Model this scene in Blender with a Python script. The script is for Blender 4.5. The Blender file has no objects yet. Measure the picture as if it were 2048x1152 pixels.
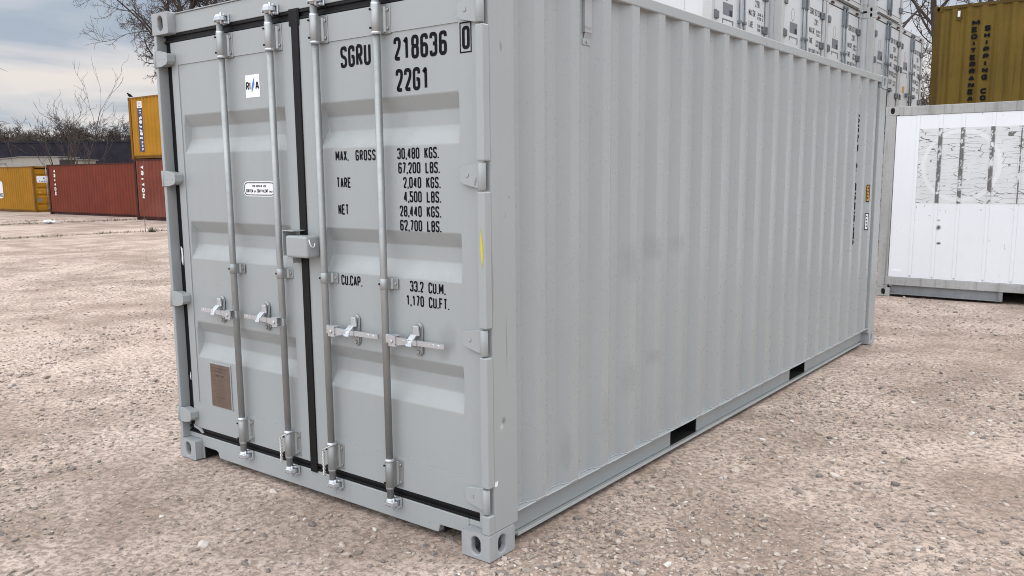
import bpy, bmesh, math, random
import numpy as np
from mathutils import Vector, Matrix

random.seed(7)
SC = bpy.context.scene
COL = SC.collection
R = math.radians

# ------------------------------------------------------------------ camera
cam_d = bpy.data.cameras.new("camera")
cam = bpy.data.objects.new("camera", cam_d)
COL.objects.link(cam)
yaw, pitch, roll = -0.6495, 0.1453, -0.0069
f = Vector((math.sin(yaw) * math.cos(pitch), math.cos(yaw) * math.cos(pitch), -math.sin(pitch)))
r0 = Vector((math.cos(yaw), -math.sin(yaw), 0))
u0 = r0.cross(f)
rt = math.cos(roll) * r0 + math.sin(roll) * u0
up = -math.sin(roll) * r0 + math.cos(roll) * u0
m = Matrix((rt, up, -f)).transposed().to_4x4()
m.translation = Vector((2.2222, -2.6655, 1.6716))
cam.matrix_world = m
cam_d.sensor_width = 36
cam_d.lens = 1681.6 / 2048 * 36
cam_d.shift_x = -24.3 / 2048
cam_d.shift_y = 22.46 / 2048
cam_d.clip_start = 0.05
cam_d.clip_end = 2000
SC.camera = cam
SC.cycles.filter_width = 1.0
CAMP = np.array([2.2222, -2.6655])

# ------------------------------------------------------------------ view, sun, sky
SC.view_settings.view_transform = 'Standard'
SC.view_settings.look = 'None'
SC.view_settings.exposure = 0.45
SC.view_settings.gamma = 1.0
SUN_EL, SUN_AZ = R(42), math.atan2(0.45, 0.89)      # the sun stands behind thin cloud, back right
sd = Vector((math.sin(SUN_AZ) * math.cos(SUN_EL), math.cos(SUN_AZ) * math.cos(SUN_EL), math.sin(SUN_EL)))
sun_d = bpy.data.lights.new("sun", 'SUN')
sun_d.energy = 0.65
sun_d.angle = R(35)
sun_d.color = (1.0, 0.95, 0.88)
sun = bpy.data.objects.new("sun", sun_d)
COL.objects.link(sun)
sun.rotation_euler = (-sd).to_track_quat('-Z', 'Y').to_euler()
sun.location = (0, 0, 30)

world = bpy.data.worlds.new("World")
SC.world = world
world.use_nodes = True


class NT:
    """tiny helper for node trees"""
    def __init__(s, nt):
        s.nt = nt
        s.N = nt.nodes
        s.L = nt.links

    def n(s, kind, **kw):
        nd = s.N.new(kind)
        for k, v in kw.items():
            setattr(nd, k, v)
        return nd

    def set(s, nd, sock, v):
        if hasattr(v, 'is_output') or isinstance(v, bpy.types.NodeSocket):
            s.L.new(v, nd.inputs[sock])
        else:
            nd.inputs[sock].default_value = v

    def math(s, op, a, b=0.0, c=None, clamp=False):
        nd = s.n('ShaderNodeMath', operation=op)
        nd.use_clamp = clamp
        s.set(nd, 0, a)
        s.set(nd, 1, b)
        if c is not None:
            s.set(nd, 2, c)
        return nd.outputs[0]

    def mix(s, fac, a, b, blend='MIX'):
        nd = s.n('ShaderNodeMix', data_type='RGBA', blend_type=blend)
        s.set(nd, 0, fac)
        for i, v in ((6, a), (7, b)):
            if isinstance(v, (tuple, list)) and len(v) == 3:
                v = (*v, 1)
            s.set(nd, i, v)
        return nd.outputs[2]

    def ramp(s, fac, stops, interp='LINEAR'):
        nd = s.n('ShaderNodeValToRGB')
        nd.color_ramp.interpolation = interp
        e = nd.color_ramp.elements
        while len(e) < len(stops):
            e.new(0.5)
        for el, (p, c) in zip(e, stops):
            el.position = p
            el.color = (c, c, c, 1) if isinstance(c, (int, float)) else (*c, 1)
        s.set(nd, 0, fac)
        return nd.outputs[0]

    def noise(s, vec, scale, detail=4, rough=0.55, dist=0.0, stretch=None):
        if stretch:
            mp = s.n('ShaderNodeMapping')
            s.L.new(vec, mp.inputs[0])
            mp.inputs['Scale'].default_value = stretch
            vec = mp.outputs[0]
        nd = s.n('ShaderNodeTexNoise')
        s.L.new(vec, nd.inputs['Vector'])
        nd.inputs['Scale'].default_value = scale
        nd.inputs['Detail'].default_value = detail
        nd.inputs['Roughness'].default_value = rough
        nd.inputs['Distortion'].default_value = dist
        return nd.outputs['Fac']

    def voro(s, vec, scale, feature='F1', out='Distance'):
        nd = s.n('ShaderNodeTexVoronoi', feature=feature)
        s.L.new(vec, nd.inputs['Vector'])
        nd.inputs['Scale'].default_value = scale
        return nd.outputs[out]


w = NT(world.node_tree)
for nd in list(w.N):
    w.N.remove(nd)
tc = w.n('ShaderNodeTexCoord')
sep = w.n('ShaderNodeSeparateXYZ')
w.L.new(tc.outputs['Generated'], sep.inputs[0])
z = w.math('MAXIMUM', sep.outputs['Z'], 0.0)
den = w.math('ADD', z, 0.10)
cx = w.math('DIVIDE', sep.outputs['X'], den)
cy = w.math('DIVIDE', sep.outputs['Y'], den)
comb = w.n('ShaderNodeCombineXYZ')
w.L.new(cx, comb.inputs[0])
w.L.new(cy, comb.inputs[1])
comb.inputs[2].default_value = 3.7
n1 = w.noise(comb.outputs[0], 1.05, 5, 0.52, 0.6, stretch=(1.0, 0.7, 1))
n2 = w.noise(comb.outputs[0], 0.30, 4, 0.5, 0.3)
nn = w.math('ADD', w.math('MULTIPLY', n1, 0.75), w.math('MULTIPLY', n2, 0.25))
cm = w.ramp(nn, [(0.40, 0.0), (0.62, 1.0)])
cloud = w.mix(cm, (0.285, 0.335, 0.405), (0.53, 0.545, 0.575))
low = w.ramp(z, [(0.0, 0.35), (0.05, 0.55), (0.105, 1.0), (0.16, 0.35), (0.26, 0.0)])          # warmer, paler towards the horizon
cloud = w.mix(w.math('MULTIPLY', low, w.math('ADD', w.math('MULTIPLY', cm, 0.6), 0.10)), cloud, (0.68, 0.59, 0.525))
zen = w.ramp(z, [(0.0, 0.0), (0.22, 0.0), (0.50, 0.75), (1.0, 1.0)])
front = w.math('MULTIPLY', w.math('MAXIMUM', w.math('MULTIPLY', sep.outputs['Y'], -1.0), 0.0), 2.3)   # sky brightness added behind the camera to fill the door side
zen_gain = w.math('ADD', w.math('ADD', w.math('MULTIPLY', zen, 2.2), 1.0), front)
cloud = w.mix(zen, cloud, (0.47, 0.475, 0.48))
cv = w.n('ShaderNodeVectorMath', operation='SCALE')
w.L.new(cloud, cv.inputs[0])
w.L.new(w.math('MULTIPLY', zen_gain, 10.0), cv.inputs['Scale'])
sky = w.n('ShaderNodeTexSky', sky_type='NISHITA')
sky.sun_disc = False
sky.sun_elevation = SUN_EL
sky.sun_rotation = SUN_AZ
mixed = w.mix(0.90, sky.outputs[0], cv.outputs[0])
bg = w.n('ShaderNodeBackground')
w.L.new(mixed, bg.inputs[0])
bg.inputs[1].default_value = 0.1
wo = w.n('ShaderNodeOutputWorld')
w.L.new(bg.outputs[0], wo.inputs[0])

# ------------------------------------------------------------------ materials
MATS = {}


def new_mat(name):
    mt = bpy.data.materials.new(name)
    mt.use_nodes = True
    t = NT(mt.node_tree)
    p = t.N['Principled BSDF']
    MATS[name] = mt
    return mt, t, p


def painted(name, col, rough=0.5, var=0.10, streak=0.10, dirt=(0.20, 0.18, 0.15), dirt_amt=0.10, rust=0.0, metal=0.0,
            spots=None, bump=0.05, spec=0.4, fade=0.0, chips=0.0):
    mt, t, p = new_mat(name)
    oc = t.n('ShaderNodeTexCoord').outputs['Object']
    big = t.noise(oc, 1.3, 4, 0.55)
    fine = t.noise(oc, 18, 3, 0.6)
    st = t.noise(oc, 3.0, 5, 0.6, 0.2, stretch=(5, 5, 0.22))
    c = t.mix(t.ramp(big, [(0.3, 0.0), (0.7, 1.0)]), tuple(x * (1 - var) for x in col), tuple(min(1, x * (1 + var)) for x in col))
    c = t.mix(t.math('MULTIPLY', t.ramp(st, [(0.52, 0.0), (0.75, 1.0)]), streak), c, dirt)
    c = t.mix(t.math('MULTIPLY', t.ramp(fine, [(0.5, 0.0), (0.85, 1.0)]), dirt_amt), c, dirt)
    if fade:
        fd = t.noise(oc, 0.9, 3, 0.6, 0.5)
        c = t.mix(t.math('MULTIPLY', t.ramp(fd, [(0.45, 0.0), (0.7, 1.0)]), fade), c, (0.6, 0.58, 0.55))
    if spots:
        geo = t.n('ShaderNodeTexCoord').outputs['Object']
        for (px, py, pz, sx, sy, sz, amt, dc) in spots:
            mp = t.n('ShaderNodeMapping', vector_type='TEXTURE')
            t.L.new(geo, mp.inputs[0])
            mp.inputs['Location'].default_value = (px, py, pz)
            mp.inputs['Scale'].default_value = (sx, sy, sz)
            ln = t.n('ShaderNodeVectorMath', operation='LENGTH')
            t.L.new(mp.outputs[0], ln.inputs[0])
            sn = t.noise(oc, 14, 4, 0.65, 0.4, stretch=(1, 1, 0.6))
            v = t.math('ADD', ln.outputs['Value'], t.math('MULTIPLY', t.math('SUBTRACT', sn, 0.5), 1.6))
            c = t.mix(t.math('MULTIPLY', t.ramp(v, [(0.35, 1.0), (1.0, 0.0)]), amt), c, dc)
    if chips:
        ch = t.noise(oc, 26, 3, 0.5, 0.6, stretch=(1, 1, 0.5))
        chm = t.noise(oc, 2.2, 2, 0.5)
        msk = t.math('MULTIPLY', t.ramp(ch, [(0.69, 0.0), (0.72, 1.0)]), t.ramp(chm, [(0.5, 0.0), (0.62, 1.0)]))
        c = t.mix(t.math('MULTIPLY', msk, chips), c, (0.10, 0.07, 0.055))
    if rust:
        rn = t.noise(oc, 5, 6, 0.68, 0.5, stretch=(1, 1, 0.5))
        rb = t.noise(oc, 0.8, 2, 0.5)
        rr = t.math('ADD', t.math('MULTIPLY', rn, 0.7), t.math('MULTIPLY', rb, 0.3))
        lo = 0.66 - 0.16 * rust
        c = t.mix(t.ramp(rr, [(lo, 0.0), (lo + 0.07, 0.85)]), c, (0.115, 0.045, 0.02))
    t.L.new(c, p.inputs['Base Color'])
    rg = t.ramp(fine, [(0.2, max(0.05, rough - 0.08)), (0.8, min(1, rough + 0.1))])
    t.L.new(rg, p.inputs['Roughness'])
    p.inputs['Metallic'].default_value = metal
    p.inputs['Specular IOR Level'].default_value = spec
    if bump:
        b = t.n('ShaderNodeBump')
        b.inputs['Strength'].default_value = bump
        b.inputs['Distance'].default_value = 0.02
        t.L.new(t.math('ADD', t.math('MULTIPLY', fine, 0.03), t.noise(oc, 4, 2, 0.5)), b.inputs['Height'])
        t.L.new(b.outputs[0], p.inputs['Normal'])
    return mt


GREY = (0.318, 0.339, 0.342)
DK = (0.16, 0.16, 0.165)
painted('grey_paint', GREY, 0.34, 0.03, 0.08, (0.22, 0.21, 0.19), 0.03, bump=0.05, chips=0.5, spec=0.5,
        spots=[(0, .115, .615, 0.05, .020, .024, .6, (.09, .085, .08)), (0, .10, .59, .05, .015, .02, .6, (.6, .55, .48)), (0, .12, 2.2, .05, .012, .03, .6, (.12, .12, .12)),
               (0, .14, .95, .05, .006, .16, .45, (.16, .15, .14)), (0, .05, 1.2, .05, .008, .2, .35, (.16, .14, .13))])
painted('grey_paint_side', GREY, 0.30, 0.03, 0.08, (0.24, 0.23, 0.21), 0.015, bump=0.05, spec=0.55,
        spots=[(0, 1.22, 1.22, .2, .10, .13, .21, DK), (0, 1.47, 1.27, .2, .11, .10, .21, DK), (0, 1.78, 1.28, .2, .12, .07, .21, DK), (0, 1.22, .58, .2, .10, .13, .21, DK),
               (0, 1.50, .66, .2, .09, .05, .21, DK), (0, 1.60, .64, .2, .05, .06, .15, DK), (0, .98, .42, .2, .09, .14, .14, DK), (0, 0.62, .33, .2, .05, .10, .21, DK), (0, 2.45, .56, .2, .03, .04, .16, DK)])
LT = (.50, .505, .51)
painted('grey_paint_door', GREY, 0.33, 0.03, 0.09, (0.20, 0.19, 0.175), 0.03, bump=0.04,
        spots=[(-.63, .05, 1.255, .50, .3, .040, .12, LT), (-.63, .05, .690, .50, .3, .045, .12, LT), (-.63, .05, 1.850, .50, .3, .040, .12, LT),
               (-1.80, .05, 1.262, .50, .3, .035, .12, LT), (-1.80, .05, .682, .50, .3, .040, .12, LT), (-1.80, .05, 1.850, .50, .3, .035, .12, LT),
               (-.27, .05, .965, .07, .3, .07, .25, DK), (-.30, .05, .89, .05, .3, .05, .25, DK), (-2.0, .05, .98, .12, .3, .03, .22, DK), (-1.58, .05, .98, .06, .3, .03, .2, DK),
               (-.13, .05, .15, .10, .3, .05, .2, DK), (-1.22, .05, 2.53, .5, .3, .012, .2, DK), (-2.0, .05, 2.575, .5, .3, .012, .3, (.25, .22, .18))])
painted('grey_casting', (0.325, 0.34, 0.35), 0.5, 0.06, 0.2, (0.16, 0.14, 0.12), 0.2, bump=0.12, chips=0.8)
painted('galvanised_steel', (0.36, 0.375, 0.375), 0.48, 0.16, 0.40, (0.22, 0.21, 0.19), 0.25, metal=0.7, bump=0.08)
painted('zinc_plate', (0.53, 0.555, 0.585), 0.25, 0.10, 0.10, (0.28, 0.27, 0.26), 0.10, metal=0.6, bump=0.06)
painted('black_rubber', (0.0045, 0.0045, 0.0055), 0.55, 0.2, 0.1, (0.03, 0.03, 0.03), 0.15, spec=0.22)
painted('dark_bolt', (0.09, 0.09, 0.095), 0.5, 0.2, 0.1, metal=0.6)
painted('white_vinyl', (0.78, 0.79, 0.82), 0.4, 0.02, 0.03, dirt_amt=0.03, bump=0)
painted('black_print', (0.0035, 0.0035, 0.006), 0.6, 0.1, 0, dirt_amt=0.0, bump=0, spec=0.12)
painted('blue_print', (0.05, 0.17, 0.46), 0.45, 0.1, 0, dirt_amt=0.0, bump=0)
painted('navy_print', (0.018, 0.028, 0.085), 0.5, 0.15, 0.1, dirt_amt=0.05, bump=0)
painted('white_print', (0.72, 0.70, 0.68), 0.55, 0.05, 0.15, dirt_amt=0.1, bump=0)
painted('amber_vinyl', (0.46, 0.25, 0.03), 0.45, 0.06, 0.1, dirt_amt=0.05, bump=0)
painted('yellow_mark', (0.55, 0.46, 0.02), 0.6, 0.15, 0.1, dirt_amt=0.1, bump=0)
painted('bronze_plate', (0.145, 0.105, 0.082), 0.45, 0.15, 0.2, (0.07, 0.05, 0.04), 0.2, metal=0.35)
painted('plate_print', (0.05, 0.035, 0.03), 0.5, 0.1, 0, dirt_amt=0, bump=0)
painted('seal_rope', (0.58, 0.57, 0.55), 0.45, 0.2, 0.2, metal=0.4)
painted('shade_black', (0.004, 0.004, 0.004), 0.95, 0.1, 0, dirt_amt=0, bump=0)  # near-black that paints in the shade of recesses, pockets and holes
painted('red_oxide', (0.150, 0.032, 0.018), 0.6, 0.14, 0.25, (0.055, 0.022, 0.02), 0.15, rust=0.12, fade=0.0, spec=0.15)
painted('red_oxide_faded', (0.160, 0.042, 0.026), 0.65, 0.16, 0.40, (0.06, 0.026, 0.022), 0.2, rust=0.3, fade=0.03, spec=0.15)
painted('red_frame', (0.05, 0.014, 0.011), 0.6, 0.2, 0.35, (0.04, 0.02, 0.015), 0.3, rust=0.5, spec=0.15)
painted('ochre', (0.350, 0.165, 0.010), 0.55, 0.10, 0.22, (0.12, 0.06, 0.015), 0.14, rust=0.20, spec=0.15)
painted('ochre_frame', (0.19, 0.088, 0.009), 0.55, 0.16, 0.4, (0.09, 0.04, 0.015), 0.25, rust=0.50, spec=0.15)
painted('olive', (0.128, 0.083, 0.015), 0.6, 0.14, 0.60, (0.045, 0.03, 0.012), 0.25, rust=0.42, spec=0.15)
painted('olive_frame', (0.085, 0.054, 0.011), 0.6, 0.2, 0.5, (0.04, 0.022, 0.012), 0.3, rust=0.75, spec=0.15)
painted('teal', (0.010, 0.038, 0.058), 0.5, 0.12, 0.2, (0.02, 0.03, 0.035), 0.2, rust=0.2)
painted('reefer_white', (0.57, 0.585, 0.60), 0.33, 0.03, 0.12, (0.36, 0.35, 0.32), 0.06, bump=0.04)
painted('reefer_frame', (0.46, 0.47, 0.465), 0.45, 0.06, 0.30, (0.27, 0.26, 0.235), 0.15, rust=0.05)
painted('hinge_grey', (0.155, 0.17, 0.185), 0.45, 0.12, 0.2, metal=0.4)
painted('rod_grey', (0.22, 0.245, 0.27), 0.42, 0.15, 0.25, (0.1, 0.1, 0.1), 0.2, metal=0.6)
painted('red_lamp', (0.06, 0.012, 0.01), 0.3, 0.1, 0.1, bump=0)
painted('grey_print', (0.16, 0.17, 0.19), 0.5, 0.05, 0, bump=0, dirt_amt=0)
painted('worn_frame', (0.335, 0.335, 0.33), 0.6, 0.14, 0.8, (0.13, 0.125, 0.115), 0.35, rust=0.10, bump=0.1)
painted('worn_frame_dark', (0.20, 0.21, 0.22), 0.6, 0.2, 0.5, (0.09, 0.085, 0.075), 0.3, rust=0.1)
painted('worn_white', (0.70, 0.715, 0.75), 0.40, 0.02, 0.07, (0.55, 0.52, 0.48), 0.05, bump=0.06, chips=0.5,
        spots=[(.745, 0, .965, .035, .3, .05, .95, (.05, .05, .05)), (.758, 0, .755, .03, .3, .018, .95, (.05, .05, .05)), (.74, 0, 1.06, .03, .3, .014, .5, (.1, .1, .1)),
               (2.6, 0, .85, .03, .3, .08, .4, (.3, .29, .27))])
painted('concrete_wall', (0.30, 0.285, 0.255), 0.85, 0.10, 0.30, (0.15, 0.14, 0.125), 0.2)
painted('roof_sheet', (0.19, 0.185, 0.18), 0.75, 0.2, 0.3, rust=0.15)
painted('dark_opening', (0.02, 0.019, 0.018), 0.8, 0.1, 0, bump=0)
painted('shed_blue', (0.0235, 0.022, 0.031), 0.8, 0.3, 0.5, (0.022, 0.017, 0.017), 0.3, spec=0.1)
painted('timber', (0.12, 0.085, 0.055), 0.85, 0.2, 0.3)
painted('bird_black', (0.009, 0.009, 0.010), 0.9, 0.2, 0, bump=0, spec=0.05)
painted('litter_white', (0.70, 0.70, 0.72), 0.5, 0.04, 0, bump=0)


def bark(name, col):
    mt, t, p = new_mat(name)
    oc = t.n('ShaderNodeTexCoord').outputs['Object']
    n = t.noise(oc, 9, 5, 0.65, stretch=(1, 1, 0.3))
    c = t.mix(t.ramp(n, [(0.3, 0.0), (0.7, 1.0)]), tuple(x * .6 for x in col), tuple(x * 1.4 for x in col))
    t.L.new(c, p.inputs['Base Color'])
    p.inputs['Roughness'].default_value = 0.9
    b = t.n('ShaderNodeBump')
    b.inputs['Strength'].default_value = 0.6
    b.inputs['Distance'].default_value = 0.02
    t.L.new(n, b.inputs['Height'])
    t.L.new(b.outputs[0], p.inputs['Normal'])


bark('bark', (0.050, 0.038, 0.033))
bark('bark_pale', (0.075, 0.056, 0.050))
bark('twig', (0.070, 0.052, 0.046))
bark('dry_weed', (0.085, 0.068, 0.040))

# worn reefer decal: flaking film, dark cracks and a ghost ring emblem
mt, t, p = new_mat('flaking_decal')
oc = t.n('ShaderNodeTexCoord').outputs['Object']
sp = t.n('ShaderNodeSeparateXYZ')
t.L.new(oc, sp.inputs[0])
base = t.mix(t.noise(oc, 3, 5, 0.6), (0.50, 0.51, 0.52), (0.66, 0.67, 0.69))
ring = t.n('ShaderNodeVectorMath', operation='LENGTH')
mp = t.n('ShaderNodeMapping', vector_type='TEXTURE')
t.L.new(oc, mp.inputs[0])
mp.inputs['Location'].default_value = (0.96, 0, 1.78)
mp.inputs['Scale'].default_value = (1, 100, 1)
t.L.new(mp.outputs[0], ring.inputs[0])
rv = ring.outputs['Value']
rm = t.ramp(rv, [(0.42, 0.0), (0.43, 1.0), (0.47, 1.0), (0.48, 0.0)])
base = t.mix(t.math('MULTIPLY', rm, 0.40), base, (0.72, 0.73, 0.75))
dist = t.noise(oc, 5, 4, 0.6)
mp2 = t.n('ShaderNodeMapping')
t.L.new(oc, mp2.inputs[0])
mp2.inputs['Scale'].default_value = (3.6, 0.01, 19)
wv = t.n('ShaderNodeVectorMath', operation='ADD')
t.L.new(mp2.outputs[0], wv.inputs[0])
dv = t.n('ShaderNodeVectorMath', operation='SCALE')
nz = t.n('ShaderNodeTexNoise')
t.L.new(oc, nz.inputs['Vector'])
nz.inputs['Scale'].default_value = 5
nz.inputs['Detail'].default_value = 5
t.L.new(nz.outputs['Color'], dv.inputs[0])
dv.inputs['Scale'].default_value = 1.1
t.L.new(dv.outputs[0], wv.inputs[1])
ed = t.voro(wv.outputs[0], 1.0, 'DISTANCE_TO_EDGE')
wd = t.noise(oc, 2.6, 4, 0.65)
thr = t.ramp(wd, [(0.34, 0.0), (0.66, 0.040), (0.8, 0.12)])
crk = t.math('LESS_THAN', ed, thr)
crk = t.math('MULTIPLY', crk, t.ramp(t.noise(oc, 7, 3, 0.6), [(0.40, 0.0), (0.48, 1.0)]))
base = t.mix(t.math('MULTIPLY', crk, t.math('SUBTRACT', 1.0, t.math('MULTIPLY', rm, 0.8))), base, (0.12, 0.115, 0.11))
for xx in (0.70, 0.964, 1.31, 0.43, 1.63):                     # film torn along the panel joints
    dd = t.math('ABSOLUTE', t.math('SUBTRACT', sp.outputs[0], xx))
    jn = t.noise(oc, 9, 4, 0.7, stretch=(1, 1, 0.7))
    wdt = 0.026 if xx in (0.70, 0.964, 1.31) else 0.008
    jm = t.math('MULTIPLY', t.math('LESS_THAN', dd, wdt), t.ramp(jn, [(0.44, 0.0), (0.50, 1.0)]))
    base = t.mix(t.math('MULTIPLY', jm, 0.9), base, (0.07, 0.065, 0.06))
t.L.new(base, p.inputs['Base Color'])
p.inputs['Roughness'].default_value = 0.55

# ground: pale dusty hard-core with gravel
mt, t, p = new_mat('gravel_ground')
oc = t.n('ShaderNodeTexCoord').outputs['Object']
d1 = t.noise(oc, 0.34, 5, 0.6, 0.4)
d2 = t.noise(oc, 1.5, 6, 0.62)
d3 = t.noise(oc, 28, 4, 0.7)
d4 = t.noise(oc, 140, 3, 0.7)
msk = t.math('ADD', t.math('MULTIPLY', d1, 0.55), t.math('MULTIPLY', d2, 0.45))
c = t.mix(t.ramp(msk, [(0.43, 0.0), (0.57, 1.0)]), (0.350, 0.266, 0.218), (0.630, 0.505, 0.435))
c = t.mix(t.math('MULTIPLY', t.ramp(d3, [(0.40, 1.0), (0.58, 0.0)]), 0.7), c, (0.170, 0.132, 0.110))
vd = t.voro(oc, 55, 'F1', 'Color')
vdist = t.voro(oc, 55, 'F1', 'Distance')
vs = t.n('ShaderNodeSeparateColor')
t.L.new(vd, vs.inputs[0])
pebble = t.math('MULTIPLY', t.ramp(vdist, [(0.28, 1.0), (0.42, 0.0)]), t.ramp(vs.outputs[0], [(0.45, 0.0), (0.55, 1.0)]))
pcol = t.ramp(vs.outputs[1], [(0.0, (0.10, 0.09, 0.085)), (0.35, (0.27, 0.23, 0.20)), (0.75, (0.45, 0.39, 0.34)), (1.0, (0.62, 0.58, 0.54))])
c = t.mix(t.math('MULTIPLY', pebble, 0.5), c, pcol)
# broad pale and dark drifts with stones, larger pattern for far ground
v2 = t.voro(oc, 9, 'F1', 'Color')
v2d = t.voro(oc, 9, 'F1', 'Distance')
v2s = t.n('ShaderNodeSeparateColor')
t.L.new(v2, v2s.inputs[0])
far_p = t.math('MULTIPLY', t.ramp(v2d, [(0.10, 1.0), (0.22, 0.0)]), t.ramp(v2s.outputs[0], [(0.72, 0.0), (0.76, 1.0)]))
c = t.mix(t.math('MULTIPLY', far_p, 0.35), c, (0.13, 0.105, 0.09))
damp = t.noise(oc, 0.16, 4, 0.6, 0.6, stretch=(0.5, 1.5, 1))
c = t.mix(t.math('MULTIPLY', t.ramp(damp, [(0.56, 0.0), (0.70, 1.0)]), 0.32), c, (0.17, 0.135, 0.115))
t.L.new(c, p.inputs['Base Color'])
p.inputs['Roughness'].default_value = 0.95
p.inputs['Specular IOR Level'].default_value = 0.15
b = t.n('ShaderNodeBump')
b.inputs['Strength'].default_value = 0.9
b.inputs['Distance'].default_value = 0.012
hh = t.math('ADD', t.math('MULTIPLY', d3, 0.9), t.math('ADD', t.math('MULTIPLY', pebble, 0.18), t.math('MULTIPLY', d4, 0.35)))
t.L.new(hh, b.inputs['Height'])
t.L.new(b.outputs[0], p.inputs['Normal'])

mt, t, p = new_mat('pebble')
ri = t.n('ShaderNodeNewGeometry').outputs['Random Per Island']
c = t.ramp(ri, [(0.0, (0.06, 0.056, 0.058)), (0.09, (0.12, 0.108, 0.105)), (0.24, (0.22, 0.185, 0.165)), (0.50, (0.345, 0.28, 0.238)),
                (0.85, (0.44, 0.37, 0.32)), (0.97, (0.53, 0.475, 0.43)), (1.0, (0.74, 0.71, 0.68))])
oc = t.n('ShaderNodeTexCoord').outputs['Object']
c = t.mix(t.math('MULTIPLY', t.noise(oc, 90, 3, 0.6), 0.5), c, (0.40, 0.33, 0.28))
t.L.new(c, p.inputs['Base Color'])
p.inputs['Roughness'].default_value = 0.85

# ------------------------------------------------------------------ mesh helpers


class MB:
    """collects shapes and links them as ONE mesh object"""
    def __init__(s):
        s.v = []
        s.f = []
        s.sm = []

    def add(s, vs, fs, smooth=False):
        o = len(s.v)
        s.v += [tuple(x) for x in vs]
        s.f += [tuple(i + o for i in q) for q in fs]
        s.sm += [smooth] * len(fs)
        return s

    def box(s, x0, x1, y0, y1, z0, z1):
        if x0 > x1: x0, x1 = x1, x0
        if y0 > y1: y0, y1 = y1, y0
        if z0 > z1: z0, z1 = z1, z0
        return s.add([(x0, y0, z0), (x1, y0, z0), (x1, y1, z0), (x0, y1, z0), (x0, y0, z1), (x1, y0, z1), (x1, y1, z1), (x0, y1, z1)],
                     [(0, 3, 2, 1), (4, 5, 6, 7), (0, 1, 5, 4), (1, 2, 6, 5), (2, 3, 7, 6), (3, 0, 4, 7)])

    def prism(s, poly, axis, a, b):
        """extrude a 2D polygon along an axis; poly gives the two other coordinates in xyz order"""
        def P(q, t):
            q = list(q)
            q.insert(axis, t)
            return q
        n = len(poly)
        vs = [P(q, a) for q in poly] + [P(q, b) for q in poly]
        fs = [tuple(range(n))[::-1], tuple(range(n, 2 * n))] + [(i, (i + 1) % n, (i + 1) % n + n, i + n) for i in range(n)]
        return s.add(vs, fs)

    def tube(s, pts, rad, n=8, cap=True, smooth=True):
        pts = [Vector(q) for q in pts]
        if not isinstance(rad, (list, tuple)):
            rad = [rad] * len(pts)
        vs = []
        prev = None
        for i, q in enumerate(pts):
            d = (pts[min(i + 1, len(pts) - 1)] - pts[max(i - 1, 0)])
            d = d.normalized() if d.length > 1e-9 else Vector((0, 0, 1))
            if prev is None:
                a = d.orthogonal().normalized()
            else:
                a = (prev - d * prev.dot(d))
                a = a.normalized() if a.length > 1e-6 else d.orthogonal().normalized()
            prev = a
            bb = d.cross(a)
            for k in range(n):
                an = 2 * math.pi * k / n
                vs.append(q + (a * math.cos(an) + bb * math.sin(an)) * rad[i])
        fs = []
        for i in range(len(pts) - 1):
            for k in range(n):
                fs.append((i * n + k, i * n + (k + 1) % n, (i + 1) * n + (k + 1) % n, (i + 1) * n + k))
        s.add(vs, fs, smooth)
        if cap:
            o = len(s.v) - len(vs)
            s.f += [tuple(o + k for k in range(n))[::-1], tuple(o + (len(pts) - 1) * n + k for k in range(n))]
            s.sm += [False, False]
        return s

    def cyl(s, a, b, r, n=14, smooth=True):
        return s.tube([a, b], r, n, True, smooth)

    def ball(s, c, r, sc=(1, 1, 1), n=8):
        vs, fs = [], []
        for i in range(n + 1):
            th = math.pi * i / n
            for k in range(n):
                ph = 2 * math.pi * k / n
                vs.append((c[0] + r * sc[0] * math.sin(th) * math.cos(ph), c[1] + r * sc[1] * math.sin(th) * math.sin(ph), c[2] + r * sc[2] * math.cos(th)))
        for i in range(n):
            for k in range(n):
                fs.append((i * n + k, (i + 1) * n + k, (i + 1) * n + (k + 1) % n, i * n + (k + 1) % n))
        return s.add(vs, fs, True)

    def build(s, name, mat, parent=None, bevel=0.0, seg=2, loc=None, weld=False, angle=30):
        me = bpy.data.meshes.new(name)
        me.from_pydata(s.v, [], s.f)
        me.polygons.foreach_set('use_smooth', s.sm)
        me.materials.append(MATS[mat])
        if weld or bevel:
            bm = bmesh.new()
            bm.from_mesh(me)
            if weld:
                bmesh.ops.remove_doubles(bm, verts=bm.verts, dist=1e-5)
            bmesh.ops.recalc_face_normals(bm, faces=bm.faces)
            bm.to_mesh(me)
            bm.free()
        me.update()
        o = bpy.data.objects.new(name, me)
        COL.objects.link(o)
        if parent:
            o.parent = parent
        if loc:
            o.location = loc
        if bevel:
            md = o.modifiers.new('bevel', 'BEVEL')
            md.width = bevel
            md.segments = seg
            md.limit_method = 'ANGLE'
            md.angle_limit = R(angle)
        return o


def thing(name, label, cat, loc=(0, 0, 0), rz=0.0, group=None):
    o = bpy.data.objects.new(name, None)
    o.empty_display_size = 0.2
    COL.objects.link(o)
    o.location = loc
    o.rotation_euler = (0, 0, rz)
    return tag(o, label, cat, group)


def tag(o, label=None, cat=None, group=None, kind=None):
    for k, v in (('label', label), ('category', cat), ('group', group), ('kind', kind)):
        if v:
            o[k] = v
    return o


def kids(o):
    return [c for c in bpy.data.objects if c.parent == o]


def copy_tree(o, parent=None):
    c = o.copy()
    COL.objects.link(c)
    if parent:
        c.parent = parent
    for ch in kids(o):
        copy_tree(ch, c)
    return c


# ------------------------------------------------------------------ stroke lettering
def G(*paths):
    return [p for p in paths]


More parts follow.
